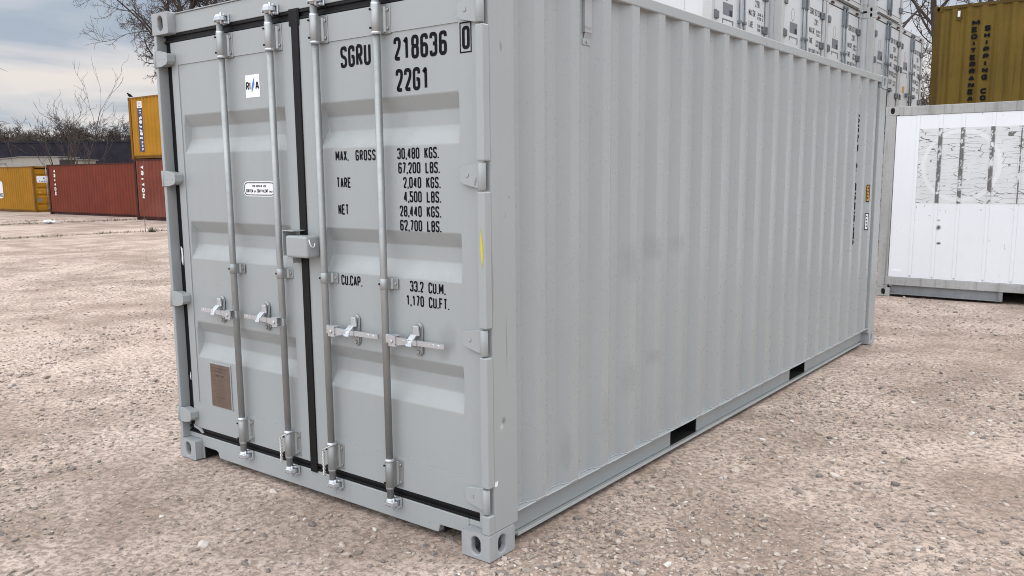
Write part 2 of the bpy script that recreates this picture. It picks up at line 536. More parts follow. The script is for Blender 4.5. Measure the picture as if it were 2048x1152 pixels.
GL = {
    '0': [([(0, 0), (1, 0), (1, 1), (0, 1)], 1)], 'O': [([(0, 0), (1, 0), (1, 1), (0, 1)], 1)],
    '1': [([(.1, .8), (.62, 1), (.62, 0)], 0)],
    '2': [([(0, .76), (0, 1), (1, 1), (1, .62), (0, 0), (1, 0)], 0)],
    '3': [([(0, .8), (0, 1), (1, 1), (1, .53), (.4, .53)], 0), ([(.4, .53), (1, .53), (1, 0), (0, 0), (0, .2)], 0)],
    '4': [([(.74, 0), (.74, 1)], 9), ([(.66, 1), (0, .25)], 9), ([(0, .25), (1, .25)], 9)],
    '5': [([(1, 1), (.05, 1), (.05, .55)], 9), ([(.05, .58), (1, .58), (1, 0), (0, 0), (0, .2)], 0)],
    '6': [([(1, .8), (1, 1), (0, 1), (0, .28)], 0), ([(0, 0), (1, 0), (1, .56), (0, .56)], 1)],
    '7': [([(0, 1), (1, 1)], 9), ([(1, 1), (.35, 0)], 9)],
    '8': [([(0, .53), (1, .53), (1, 1), (0, 1)], 1), ([(0, 0), (1, 0), (1, .53), (0, .53)], 1)],
    '9': [([(0, .2), (0, 0), (1, 0), (1, .72)], 0), ([(0, .44), (1, .44), (1, 1), (0, 1)], 1)],
    'A': [([(0, 0), (.44, 1)], 9), ([(.56, 1), (1, 0)], 9), ([(.2, .28), (.8, .28)], 9)],
    'B': [([(0, 0), (0, 1)], 9), ([(0, 1), (1, 1), (1, .53), (0, .53)], 0), ([(0, .53), (1, .53), (1, 0), (0, 0)], 0)],
    'C': [([(1, .75), (1, 1), (0, 1), (0, 0), (1, 0), (1, .25)], 0)],
    'D': [([(0, 0), (0, 1), (1, 1), (1, 0)], 1)],
    'E': [([(1, 1), (0, 1), (0, 0), (1, 0)], 9), ([(0, .52), (.85, .52)], 9)],
    'F': [([(1, 1), (0, 1), (0, 0)], 9), ([(0, .52), (.85, .52)], 9)],
    'G': [([(1, .75), (1, 1), (0, 1), (0, 0), (1, 0), (1, .48), (.5, .48)], 0)],
    'H': [([(0, 0), (0, 1)], 9), ([(1, 0), (1, 1)], 9), ([(0, .5), (1, .5)], 9)],
    'I': [([(.5, 0), (.5, 1)], 9)],
    'K': [([(0, 0), (0, 1)], 9), ([(1, 1), (.05, .42)], 9), ([(.35, .6), (1, 0)], 9)],
    'L': [([(0, 1), (0, 0), (1, 0)], 9)],
    'M': [([(0, 0), (0, 1)], 9), ([(1, 0), (1, 1)], 9), ([(0, 1), (.5, .25)], 9), ([(.5, .25), (1, 1)], 9)],
    'N': [([(0, 0), (0, 1)], 9), ([(1, 0), (1, 1)], 9), ([(0, 1), (1, 0)], 9)],
    'P': [([(0, 0), (0, 1)], 9), ([(0, 1), (1, 1), (1, .45), (0, .45)], 0)],
    'Q': [([(0, 0), (1, 0), (1, 1), (0, 1)], 1), ([(.55, .25), (1.05, -.08)], 9)],
    'R': [([(0, 0), (0, 1)], 9), ([(0, 1), (1, 1), (1, .5), (0, .5)], 0), ([(.45, .5), (1, 0)], 9)],
    'S': [([(1, .8), (1, 1), (0, 1), (0, .56), (1, .44), (1, 0), (0, 0), (0, .2)], 0)],
    'T': [([(0, 1), (1, 1)], 9), ([(.5, 1), (.5, 0)], 9)],
    'U': [([(0, 1), (0, 0), (1, 0), (1, 1)], 0)],
    'V': [([(0, 1), (.5, 0), (1, 1)], 9)],
    'W': [([(0, 1), (.25, 0), (.5, .8), (.75, 0), (1, 1)], 9)],
    'X': [([(0, 0), (1, 1)], 9), ([(0, 1), (1, 0)], 9)],
    'Y': [([(0, 1), (.5, .5), (1, 1)], 9), ([(.5, .5), (.5, 0)], 9)],
    'w': [([(0, .68), (.25, 0), (.5, .6), (.75, 0), (1, .68)], 9)],
    't': [([(.4, 1), (.4, 0), (.9, 0)], 0), ([(0, .68), (.9, .68)], 9)],
    'a': [([(0, .68), (1, .68), (1, 0)], 0), ([(1, .4), (0, .4), (0, 0), (1, 0)], 0)],
    'r': [([(0, 0), (0, .68), (.9, .68)], 0)],
    'o': [([(0, 0), (1, 0), (1, .68), (0, .68)], 1)],
    's': [([(1, .68), (0, .68), (0, .36), (1, .36), (1, 0), (0, 0)], 0)],
    'i': [([(.5, 0), (.5, .68)], 9), ([(.5, .86), (.5, 1)], 9)],
    '.': [([(.5, -.07), (.5, .07)], 9)], ',': [([(.5, .07), (.4, -.16)], 9)], '-': [([(.1, .5), (.9, .5)], 9)],
}


def _round(pts, closed, rad):
    out = []
    n = len(pts)
    for i, p in enumerate(pts):
        if not closed and i in (0, n - 1):
            out.append(p)
            continue
        a = Vector(pts[(i - 1) % n]) - Vector(p)
        b_ = Vector(pts[(i + 1) % n]) - Vector(p)
        la, lb = a.length, b_.length
        k = min(rad, la * .5, lb * .5)
        if k < 1e-6:
            out.append(p)
            continue
        q0 = Vector(p) + a / la * k
        q1 = Vector(p) + b_ / lb * k
        for s in (0, .25, .5, .75, 1):
            out.append(tuple(q0 * (1 - s) ** 2 + 2 * Vector(p) * s * (1 - s) + q1 * s * s))
    return out


def _ribbon(mb, pts, closed, hw, tf):
    P = [Vector(p) for p in pts]
    n = len(P)
    L, Rr = [], []
    for i in range(n):
        if closed:
            d0 = (P[i] - P[i - 1])
            d1 = (P[(i + 1) % n] - P[i])
        else:
            d0 = P[i] - P[i - 1] if i else P[1] - P[0]
            d1 = P[i + 1] - P[i] if i < n - 1 else P[-1] - P[-2]
        d0 = d0.normalized() if d0.length > 1e-9 else d1.normalized()
        d1 = d1.normalized() if d1.length > 1e-9 else d0
        n0, n1_ = Vector((-d0.y, d0.x)), Vector((-d1.y, d1.x))
        nn_ = n0 + n1_
        nn_ = nn_.normalized() if nn_.length > 1e-3 else n0
        k = hw / max(.4, nn_.dot(n0))
        L.append(P[i] + nn_ * k)
        Rr.append(P[i] - nn_ * k)
    vs = [tf(p) for p in L] + [tf(p) for p in Rr]
    rng = range(n) if closed else range(n - 1)
    mb.add(vs, [(i, i + n, (i + 1) % n + n, (i + 1) % n) for i in rng])


def letters(mb, text, origin, ux, uz, h, cw, pitch, stroke, off=0.0, stack=None):
    """flat painted letters. origin = bottom-left of the first letter, ux/uz unit directions, h height, cw char width"""
    O, ux, uz = Vector(origin), Vector(ux), Vector(uz)
    x = 0.0
    zz = 0.0
    for ch in text:
        if ch == ' ':
            if stack: zz -= stack
            else: x += pitch
            continue
        narrow = ch in '.,'
        w_ = cw * (1.25 if ch in 'MWw' else 1.0) * (.35 if narrow else 1)
        nrm = ux.cross(uz) * .0003
        for ip, (path, mode) in enumerate(GL[ch]):
            s2 = stroke / 2
            q = [(s2 + px * (w_ - stroke), s2 + py * (h - stroke)) for px, py in path]
            if mode in (0, 1):
                q = _round(q, mode == 1, (w_ - stroke) * .48)
            _ribbon(mb, q, mode == 1, s2, lambda p: O + ux * (x + p.x) + uz * (zz + p.y) + nrm * ip)
        if stack:
            zz -= stack
        else:
            x += pitch * (.42 if narrow else 1.25 if ch in 'MWw' else 1.0)
    return mb


# ------------------------------------------------------------------ shared container pieces
def casting_mb(x0, y0, z0, sx, sy, front=-1, L=.178, W=.162, H=.118, holes=('x', 'y')):
    """corner casting occupying a box; sx, sy = outward signs on x and y. the hollow block has oval holes in its outer faces.
    L along y, W along x"""
    mb = MB()
    x1, y1, z1 = x0 + W, y0 + L, z0 + H
    th = .028

    def face(org, du, dv, nrm, wu, wv, hole):
        org, du, dv, nrm = Vector(org), Vector(du), Vector(dv), Vector(nrm)
        if not hole:
            mb.add([org, org + du * wu, org + du * wu + dv * wv, org + dv * wv], [(0, 1, 2, 3)])
            return
        cu, cv, ru, rv = wu * hole[0], wv * .5, hole[1], hole[2]
        N = 24
        inn, out = [], []
        for k in range(N):
            a = 2 * math.pi * (k + .5) / N
            ca, sa = math.cos(a), math.sin(a)
            # stadium: vertical, radius ru, half length rv
            px = ru * ca
            pz = ru * sa + (rv - ru) * (1 if sa > 0 else -1)
            inn.append((cu + px, cv + pz))
            kx = (wu - cu if ca > 0 else cu) / max(1e-6, abs(ca))
            kz = (wv - cv if sa > 0 else cv) / max(1e-6, abs(sa))
            kk = min(kx, kz)
            out.append((cu + ca * kk, cv + sa * kk))
        # snap nearest out points to the corners
        for c_ in ((0, 0), (wu, 0), (wu, wv), (0, wv)):
            i = min(range(N), key=lambda i: (out[i][0] - c_[0]) ** 2 + (out[i][1] - c_[1]) ** 2)
            out[i] = c_
        P3 = lambda q, d=0: org + du * q[0] + dv * q[1] + nrm * d
        vs = [P3(q) for q in out] + [P3(q) for q in inn] + [P3(q, -th) for q in inn]
        fs = []
        for k in range(N):
            j = (k + 1) % N
            fs += [(k, j, N + j, N + k), (N + k, N + j, 2 * N + j, 2 * N + k)]
        mb.add(vs, fs)
    hy = (.5, .026, .041)
    face((x0, y0, z0), (1, 0, 0), (0, 0, 1), (0, -1, 0), W, H, hy if ('y' in holes and sy < 0) else None)
    face((x0, y1, z0), (1, 0, 0), (0, 0, 1), (0, 1, 0), W, H, hy if ('y' in holes and sy > 0) else None)
    hx = (.5, .026, .041)
    face((x0, y0, z0), (0, 1, 0), (0, 0, 1), (-1, 0, 0), L, H, hx if ('x' in holes and sx < 0) else None)
    face((x1, y0, z0), (0, 1, 0), (0, 0, 1), (1, 0, 0), L, H, hx if ('x' in holes and sx > 0) else None)
    face((x0, y0, z0), (1, 0, 0), (0, 1, 0), (0, 0, -1), W, L, None)
    face((x0, y0, z1), (1, 0, 0), (0, 1, 0), (0, 0, 1), W, L, None)
    return mb


def corr(a, b, first_edge, pitch=.28, depth=.036, out_w=.072, slope=.068):
    """profile [(s, d)] of a trapezoid corrugation between a and b; d = 0 outer, depth inner.
    first_edge = where an outer flat ends"""
    pts = []
    n = int((b - a) / pitch) + 4
    inn = pitch - out_w - 2 * slope
    e = first_edge - pitch * (int((first_edge - a) / pitch) + 2)
    for i in range(n + 3):
        pts += [(e - out_w, 0), (e, 0), (e + slope, depth), (e + slope + inn, depth)]
        e += pitch
    res = []
    for (s0, d0), (s1, d1) in zip(pts, pts[1:]):
        for lim in (a, b):
            pass
        if s1 <= a or s0 >= b:
            continue
        if s0 < a:
            d0 = d0 + (d1 - d0) * (a - s0) / (s1 - s0)
            s0 = a
        if not res:
            res.append((s0, d0))
        if s1 > b:
            d1 = d0 + (d1 - d0) * (b - s0) / (s1 - s0)
            s1 = b
        res.append((s1, d1))
    return res


def sheet(mb, prof, fn, z0, z1, th=.003):
    """vertical corrugated sheet with thickness; fn(s, d) -> (x, y)"""
    n = len(prof)
    vs = []
    for zq in (z0, z1):
        for s, d in prof:
            x, y = fn(s, d)
            vs.append((x, y, zq))
    for zq in (z0, z1):
        for s, d in prof:
            x, y = fn(s, d + th)
            vs.append((x, y, zq))
    fs = []
    for i in range(n - 1):
        fs += [(i, i + 1, n + i + 1, n + i), (2 * n + i, 3 * n + i, 3 * n + i + 1, 2 * n + i + 1),
               (i, 2 * n + i, 2 * n + i + 1, i + 1), (n + i, n + i + 1, 3 * n + i + 1, 3 * n + i)]
    fs += [(0, n, 3 * n, 2 * n), (n - 1, 3 * n - 1, 4 * n - 1, 2 * n - 1)]
    mb.add(vs, fs)
    return mb


# ================================================================== the grey container in front
GC = thing('shipping_container', 'large light grey shipping container with closed double doors, standing alone on the gravel in front', 'shipping container')
B_, L_, H_ = 2.438, 6.058, 2.591
GP, GS, GD, GK = 'grey_paint', 'grey_paint_side', 'grey_paint_door', 'grey_casting'

# corner castings
for cx_ in (0, 1):
    for cy_ in (0, 1):
        for cz_ in (0, 1):
            casting_mb(-.162 if cx_ == 0 else -B_, 0 if cy_ == 0 else L_ - .178, 0 if cz_ == 0 else H_ - .118,
                       1 if cx_ == 0 else -1, -1 if cy_ == 0 else 1).build('corner_casting', GK, GC, bevel=.007, weld=True, angle=50)

# corner posts. door end: flange in front, plate along the side
HZ = (2.340, 1.672, .972, .268)
mb = MB()
mb.box(-.095, -.0055, .046, .212, .118, 2.473)
zs = [.118]
for hz in sorted(HZ):
    zs += [hz - .062, hz + .062]
zs.append(2.473)
for i in range(0, len(zs), 2):
    mb.box(-.047, -.004, .004, .046, zs[i], zs[i + 1])
mb.build('corner_post', GP, GC, bevel=.006, weld=True)
mb = MB()
mb.prism([(-B_ + .004, .004), (-B_ + .030, .004), (-B_ + .030, .085), (-B_ + .10, .085), (-B_ + .10, .212), (-B_ + .004, .212)], 2, .118, 2.473)
mb.build('corner_post', GP, GC, bevel=.004)
for x0 in (-.110, -B_ + .004):
    MB().box(x0, x0 + .106, L_ - .205, L_ - .004, .118, 2.473).build('corner_post', GP, GC, bevel=.006)
# pale chips and the yellow paint mark on the near post
mb = MB()
mb.prism([(-.029, 1.455), (-.019, 1.40), (-.017, 1.34), (-.022, 1.295), (-.030, 1.37)], 1, .0022, .005)
mb.build('paint_mark', 'yellow_mark', GC)
mb = MB()
mb.prism([(.046, .331), (.064, .331), (.068, .352), (.055, .347), (.050, .352)], 0, -.0065, -.0033)
mb.build('sealant_blob', 'white_vinyl', GC)

# sill with fork-like notches beside the castings
xl, xr = -B_ + .162, -.162
mb = MB()
mb.prism([(xl, .147), (xl, .076), (xl + .140, .076), (xl + .158, .068), (xl + .170, .034), (xr - .190, .034), (xr - .178, .072), (xr, .076), (xr, .147)], 1, .050, .165)
mb.box(-B_ + .03, xl, .052, .165, .1185, .147)
mb.box(xr, -.049, .052, .165, .1185, .147)
mb.box(xl + .02, xr - .02, .165, .30, .100, .145)
mb.build('door_sill', GP, GC, bevel=.004)
mb = MB()                              # leg of the sill beside each casting, then black plates that paint in the notch's shade
mb.box(xl + .0005, xl + .010, .050, .058, .003, .0755)
mb.box(xr - .010, xr - .0005, .050, .058, .003, .0755)
mb.build('sill_leg', GP, GC, bevel=.001, seg=1)
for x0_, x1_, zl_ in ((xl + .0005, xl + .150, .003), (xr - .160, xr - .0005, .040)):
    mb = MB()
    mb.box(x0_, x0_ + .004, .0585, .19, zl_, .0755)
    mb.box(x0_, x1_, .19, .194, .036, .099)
    mb.build('notch_shade_plate', 'shade_black', GC)
mb = MB()
mb.box(xl, xr, .048, .20, 2.480, 2.580)
mb.box(xl + .004, xr - .004, .040, .21, 2.580, 2.586)
mb.build('door_header', GP, GC, bevel=.004)
# rear frame
MB().box(xl, xr, L_ - .15, L_ - .02, .04, .165).build('end_sill', GP, GC, bevel=.004)
MB().box(xl, xr, L_ - .12, L_ - .02, 2.50, 2.585).build('end_header', GP, GC, bevel=.004)

# side rails
FP = [(1.824, 2.184), (3.874, 4.234)]
for side in (0, 1):
    def X(v, s=side):
        return v if s == 0 else -B_ - v
    y0, y1 = .178, L_ - .178
    MB().box(X(-.004), X(-.064), y0, y1, 2.525, 2.5835).build('top_side_rail', GP, GC, bevel=.006)
    mb = MB()
    mb.box(X(-.006), X(-.10), .212, L_ - .205, .1635, .1700)           # top flange
    segs = [y0] + [q for fp in FP for q in fp] + [y1]
    for i in range(0, len(segs), 2):
        mb.box(X(-.072), X(-.078), segs[i], segs[i + 1], .034, .1635)   # web
    mb.box(X(-.036), X(-.072), .25, L_ - .30, .026, .034)              # lower lip
    mb.box(X(-.036), X(-.040), .25, L_ - .30, .034, .042)
    mb.build('bottom_side_rail', GP, GC, bevel=.0015, seg=1)
    mb = MB()
    for a, b in FP:
        for yy in (a, b):
            mb.box(X(-.079), X(-.6), yy - .003, yy + .003, .034, .16)
        mb.box(X(-.079), X(-.6), a, b, .156, .162)
        mb.box(X(-.6), X(-.61), a, b, .03, .16)
        mb.box(X(-.073), X(-.6), a, b, .028, .0335)
    mb.build('forklift_pocket', 'shade_black', GC)  # black walls and added bottom plate keep the pocket dark, shade as colour
    mb = MB()
    sheet(mb, corr(.205, L_ - .200, .430), lambda s_, d_: (X(-.0085 - d_), s_), .1685, 2.527)
    mb.build('side_panel', GS, GC)
    # weld bead that follows the corrugation along the rail
    if side == 0:
        mb = MB()
        mb.tube([(-.0075 - d_, s_, .1725) for s_, d_ in corr(.215, L_ - .205, .430)], .0035, 5, True, True)
        mb.build('weld_bead', GK, GC)

# end wall, roof, floor
mb = MB()
sheet(mb, corr(-B_ + .10, -.10, -1.0, .25), lambda s_, d_: (s_, L_ - .03 - d_), .16, 2.51)
mb.build('end_panel', GP, GC)
mb = MB()
pr = corr(.17, L_ - .1, .4, .21, .02, .09, .012)
n = len(pr)
mb.add([(-.06, s_, 2.578 - d_) for s_, d_ in pr] + [(-B_ + .06, s_, 2.578 - d_) for s_, d_ in pr],
       [(i, i + 1, n + i + 1, n + i) for i in range(n - 1)])
mb.build('roof_panel', GP, GC)
MB().box(-B_ + .08, -.08, .19, L_ - .16, .135, .16).build('floor', 'timber', GC)
for k in range(19):
    yc = .215 + k * .305
    if any(p_ - .05 < yc < q_ + .05 for p_, q_ in FP):
        continue
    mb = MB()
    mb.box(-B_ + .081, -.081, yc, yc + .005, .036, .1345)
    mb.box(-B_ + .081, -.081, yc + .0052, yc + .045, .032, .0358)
    mb.build('crossmember', 'shade_black', GC)  # black like underseal, also standing in for the shade under the floor

# small ventilator covers under the top rail
for yv in (.790, 5.262):
    mb = MB()
    mb.box(-.0300, -.0335, yv, yv + .062, 2.345, 2.524)
    mb.box(-.0335, -.0440, yv, yv + .004, 2.345, 2.524)
    mb.box(-.0335, -.0440, yv + .058, yv + .062, 2.345, 2.524)
    mb.prism([(-.030, 2.372), (-.0435, 2.316), (-.0435, 2.308), (-.026, 2.372)], 1, yv + .006, yv + .056)
    mb.box(-.0405, -.0440, yv - .004, yv + .066, 2.288, 2.318)
    mb.cyl((-.0405, yv + .030, 2.303), (-.034, yv + .030, 2.303), .007, 8)
    mb.build('ventilator', GK, GC, bevel=.001, seg=1)

# vertical number in the recess near the far end, and two placards on the corrugation slope
mb = MB()
for s_, z_ in (('SGRU 218636 0', 2.125), ('22G1', 1.20)):
    mb = MB()
    letters(mb, s_, (0, 5.262, z_), (0, 1, 0), (0, 0, 1), .077, .073, .07, .018, stack=.0870)
    mb.v = [(-.0430 + max(0, y_ - 5.3235) * .036 / .068, y_, zq) for _, y_, zq in mb.v]      # the print follows the fold
    mb.build('side_number', 'black_print', GC)
for z0, z1, mat_ in ((1.41, 1.57, 'amber_vinyl'), (1.145, 1.305, 'white_vinyl')):
    def SP(u, zq, off):           # point on the slope, u from 0 (inner) to 1 (outer)
        return (-.0445 + .036 * u + off * .88, 5.604 + .068 * u - off * .47, zq)
    mb = MB()
    mb.add([SP(.42, z0, .0012), SP(.98, z0, .0012), SP(.98, z1, .0012), SP(.42, z1, .0012)], [(0, 1, 2, 3)])
    pl = mb.build('placard', mat_, GC)
    mb = MB()
    for a0, a1, b0, b1 in ((.42, .98, z0, z0 + .008), (.42, .98, z1 - .008, z1), (.42, .50, z0, z1), (.90, .98, z0, z1)):
        mb.add([SP(a0, b0, .0022), SP(a1, b0, .0022), SP(a1, b1, .0022), SP(a0, b1, .0022)], [(0, 1, 2, 3)])
    for k in range(4):
        zq = z0 + .03 + k * .03
        mb.add([SP(.60, zq, .0022), SP(.78, zq, .0022), SP(.78, zq + .014, .0022), SP(.60, zq + .014, .0022)], [(0, 1, 2, 3)])
    mb.build('placard_print', 'black_print', pl)

# ---------------------------------------------------------------- doors
YD = .050
GR = (2.027, 1.429, .843)


def door(x0, x1, px0, px1, lab):
    """one door leaf: frame members and a pressed panel with three grooves"""
    mb = MB()
    zb, zt = .191, 2.430
    mb.box(x0, px0, YD, YD + .05, zb, zt)
    mb.box(px1, x1, YD, YD + .05, zb, zt)
    mb.box(px0, px1, YD, YD + .05, 2.306, zt)
    mb.box(px0, px1, YD, YD + .05, zb, .348)
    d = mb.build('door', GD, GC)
    if lab: d['label'] = lab
    zl = [(.348, 0)]
    for g in sorted(GR):
        zl += [(g - .215, 0), (g - .135, 1), (g - .066, 1), (g, 0)]
    zl.append((2.306, 0))
    xs = [(px0, 0), (px0 + .014, 0), (px0 + .030, 1), (px1 - .014, 1), (px1 - .004, 0), (px1, 0)]
    nx = len(xs)
    vs = [(x_, YD + .005 + .041 * dz * dx, z_) for z_, dz in zl for x_, dx in xs]
    fs = [(j * nx + i, j * nx + i + 1, (j + 1) * nx + i + 1, (j + 1) * nx + i) for j in range(len(zl) - 1) for i in range(nx - 1)]
    mb = MB()
    mb.add(vs, fs)
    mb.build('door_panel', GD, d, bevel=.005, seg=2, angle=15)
    return d


DL = door(-2.346, -1.249, -2.283, -1.338, 'left door leaf with certificate plate and two stickers')
DR = door(-1.203, -.064, -1.092, -.174, 'right door leaf with black painted numbers and weights')

# black rubber seals round the leaves
for d, x0, x1, xo in ((DL, -2.407, -1.249, -2.346), (DR, -1.203, -.050, -.064)):
    for za, zb in ((.1475, .1905), (2.4305, 2.4795)):
        mb = MB()
        mb.box(x0, x1, .060, .078, za, zb)
        mb.box(x0, x1, .050, .060, za + .002, za + .014)
        mb.box(x0, x1, .050, .060, zb - .016, zb - .001)
        mb.build('door_seal', 'black_rubber', d, bevel=.002, seg=1)
    if d is DL:
        mb = MB()
        mb.box(x0, xo, .062, .079, .1905, 2.4305)
        mb.box(xo - .012, xo - .001, .052, .062, .1905, 2.4305)
        mb.build('door_seal', 'black_rubber', d, bevel=.002, seg=1)
        mb = MB()                    # the centre seal lies on the left leaf
        mb.box(-1.249, -1.2035, .046, .078, .150, 2.475)
        mb.box(-1.256, -1.2035, .042, .0465, .140, 2.478)
        mb.box(-1.275, -1.195, .0445, .049, 2.405, 2.486)
        mb.build('door_seal', 'black_rubber', d, bevel=.002, seg=1)
mb = MB()
mb.prism([(-2.388, 1.275), (-2.371, 1.262), (-2.366, 1.215), (-2.374, 1.165), (-2.386, 1.19), (-2.382, 1.23)], 1, .0565, .0595)
mb.prism([(-2.372, .52), (-2.366, .50), (-2.370, .47), (-2.378, .49)], 1, .0565, .0595)
mb.build('tape_scrap', 'white_vinyl', DL)
mb = MB()
mb.prism([(-2.35, .205), (-2.27, .185), (-2.25, .165), (-2.262, .160), (-2.30, .178), (-2.345, .186)], 1, .0425, .0495)
mb.build('torn_seal_flap', GP, DL)

# hinges. left: plates that cross the seal; right: plate plus knuckle in the post
for hz in HZ:
    poly = [(-2.4365, -.043), (-2.4365, .042), (-2.400, .043), (-2.375, .045), (-2.352, .040), (-2.306, .030), (-2.300, .022), (-2.300, -.016), (-2.312, -.032), (-2.365, -.044)]
    mb = MB()
    mb.prism([(a, hz + b) for a, b in poly], 1, -.0035, .0030)
    mb.prism([(a, hz + b * .9) for a, b in poly if a > -2.408] + [(-2.407, hz - .038)], 1, .0032, .0493)
    mb.cyl((-2.424, .000, hz - .045), (-2.424, .000, hz + .045), .0105, 10)
    mb.box(-2.335, -2.322, -.0050, -.003, hz - .006, hz + .003)
    mb.box(-2.395, -2.372, -.0050, -.003, hz - .004, hz + .000)
    mb.build('hinge', GP, DL, bevel=.002, seg=1)
    poly = [(-.052, -.052), (-.052, .054), (-.075, .050), (-.150, .038), (-.158, .030), (-.158, -.020), (-.140, -.032)]
    mb = MB()
    mb.prism([(a, hz + b) for a, b in poly], 1, .026, .0492)
    mb.cyl((-.0290, .0175, hz - .055), (-.0290, .0175, hz + .055), .0170, 16)
    mb.box(-.060, -.030, .022, .040, hz - .048, hz + .048)
    mb.cyl((-.118, .026, hz + .005), (-.118, .0225, hz + .005), .010, 10)
    mb.build('hinge', GP, DR, bevel=.0015, seg=1)

# lock rods, guides, cams, handles
RODS = [(-1.805, DL, -1), (-1.392, DL, -1), (-1.045, DR, 1), (-.625, DR, 1)]
RY = .014
for ri_, (xr_, dd, sg) in enumerate(RODS):
    mb = MB()
    mb.tube([(xr_, RY, .150), (xr_, RY, 2.470)], .0172, 18)
    mb.build('lock_rod', 'galvanised_steel', dd)
    for za, zb, ze in ((.205, .335, -1), (2.302, 2.425, 1)):
        mb = MB()
        mb.tube([(xr_, RY, za), (xr_, RY, zb)], .0222, 18)
        mb.box(xr_ - .0222, xr_ + .0222, RY, YD + .0045, za, zb)
        mb.box(xr_ + .010, xr_ + .056, YD - .0045, YD - .0002, za - .002, zb + .002)
        mb.prism([(xr_ + .014, RY + .016), (xr_ + .032, YD - .0045), (xr_ + .014, YD - .0045)], 2, za + .006, zb - .006)
        for zz in (za + .022, zb - .022):
            mb.cyl((xr_ + .042, YD - .0045, zz), (xr_ + .042, YD - .0115, zz), .0085, 8)
        mb.build('rod_guide', 'galvanised_steel', dd, bevel=.002, seg=1)
        mb = MB()
        for zz in (za + .022, zb - .022):
            mb.cyl((xr_ - .013, RY - .0205, zz), (xr_ - .013, RY - .0252, zz), .0052, 8)
        mb.build('guide_hole', 'shade_black', dd)
        mb = MB()                     # collars
        zc = zb if ze < 0 else za
        mb.tube([(xr_, RY, zc - .006), (xr_, RY, zc + .004), (xr_, RY, zc + .011)], [.0238, .0246, .0190], 18)
        mb.build('rod_collar', 'zinc_plate', dd)
        mb = MB()
        zc = za if ze < 0 else zb
        mb.tube([(xr_, RY, zc - .010), (xr_, RY, zc + .010)], [.0210, .0210], 18)
        mb.build('rod_collar', 'zinc_plate', dd)
        # cam and keeper
        zk = .128 if ze < 0 else 2.497
        mb = MB()
        mb.tube([(xr_, RY, zk - .022), (xr_, RY, zk - .008), (xr_, RY, zk + .012), (xr_, RY, zk + .022)], [.015, .0235, .0235, .0185], 14)
        mb.prism([(xr_ - .006, RY - .028), (xr_ + .034, RY - .024), (xr_ + .046, RY - .002), (xr_ + .038, RY + .018), (xr_, RY + .02)], 2, zk - .012, zk + .010)
        mb.prism([(xr_ - .030, RY - .012), (xr_ - .008, RY - .030), (xr_ - .004, RY + .006), (xr_ - .026, RY + .014)], 2, zk - .016, zk - .002)
        mb.cyl((xr_ + .030, RY - .010, zk - .030), (xr_ + .030, RY - .010, zk + .028), .007, 8)
        mb.build('locking_cam', 'zinc_plate', dd, bevel=.003, seg=1)
        mb = MB()
        mb.box(xr_ - .018, xr_ + .046, .036, .0475, zk - .026, zk + .024)
        mb.prism([(xr_ + .018, .016), (xr_ + .040, .016), (xr_ + .046, .037), (xr_ + .012, .037)], 2, zk + .012, zk + .024)
        mb.prism([(xr_ + .018, .016), (xr_ + .040, .016), (xr_ + .046, .037), (xr_ + .012, .037)], 2, zk - .026, zk - .014)
        mb.build('cam_keeper', 'zinc_plate', GC, bevel=.003, seg=1)
    zm = 1.183                       # middle strap
    mb = MB()
    mb.tube([(xr_, RY, zm - .026), (xr_, RY, zm + .026)], .0205, 18)
    mb.box(xr_ - .0205, xr_ + .0205, RY, YD + .0045, zm - .026, zm + .026)
    mb.box(xr_ + .010, xr_ + .058, YD - .0048, YD - .0002, zm - .026, zm + .026)
    mb.prism([(xr_ + .012, RY + .016), (xr_ + .030, YD - .0048), (xr_ + .012, YD - .0048)], 2, zm - .025, zm + .025)
    mb.cyl((xr_ + .044, YD - .0048, zm), (xr_ + .044, YD - .0105, zm), .0075, 8)
    mb.build('rod_strap', 'galvanised_steel', dd, bevel=.002, seg=1)
    mb = MB()
    mb.cyl((xr_ - .012, RY - .017, zm), (xr_ - .012, RY - .0212, zm), .0052, 8)
    mb.build('guide_hole', 'shade_black', dd)
    # handle: clevis on the rod, bar, hasp plate with swivelling catch
    hz = .930
    hx = xr_ + (-.018 if sg < 0 else .082)
    kx = xr_ + (-.175 if sg < 0 else .185)
    ex = xr_ + (-.330 if sg < 0 else .372)
    mb = MB()
    mb.box(hx - .022, hx + .022, -.030, -.024, hz - .027, hz + .027)
    mb.box(hx - .022, hx + .022, -.030, RY, hz + .021, hz + .027)
    mb.box(hx - .022, hx + .022, -.030, RY, hz - .027, hz - .021)
    mb.box(min(xr_, hx) - .016, max(xr_, hx) + .016, RY - .012, RY + .012, hz - .0205, hz + .0205)
    mb.cyl((hx, -.030, hz), (hx, -.036, hz), .010, 10)
    mb.build('handle_clevis', 'zinc_plate', dd, bevel=.003, seg=1)
    mb = MB()

    def bar(xa, xb, ya, yb, ha, hb, th):
        zc = hz
        mb.add([(xa, ya - th, zc - ha), (xb, yb - th, zc - hb), (xb, yb - th, zc + hb), (xa, ya - th, zc + ha),
                (xa, ya, zc - ha), (xb, yb, zc - hb), (xb, yb, zc + hb), (xa, ya, zc + ha)],
               [(0, 1, 2, 3), (4, 7, 6, 5), (0, 4, 5, 1), (3, 2, 6, 7), (0, 3, 7, 4), (1, 5, 6, 2)])
    x1_ = hx + sg * .023
    x2_ = hx + (kx - hx) * .6
    x3_ = kx + sg * .028
    bar(x1_, x2_, -.006, .008, .019, .013, .014)
    bar(x2_, x3_, .008, .012, .013, .010, .016)
    bar(x3_, ex, .012, .016, .0125, .0105, .009)
    for q in range(4):
        xx = x3_ + (ex - x3_) * (.2 + .2 * q)
        mb.ball((xx, .0065, hz + .002), .006, (1.2, .4, 1), 6)
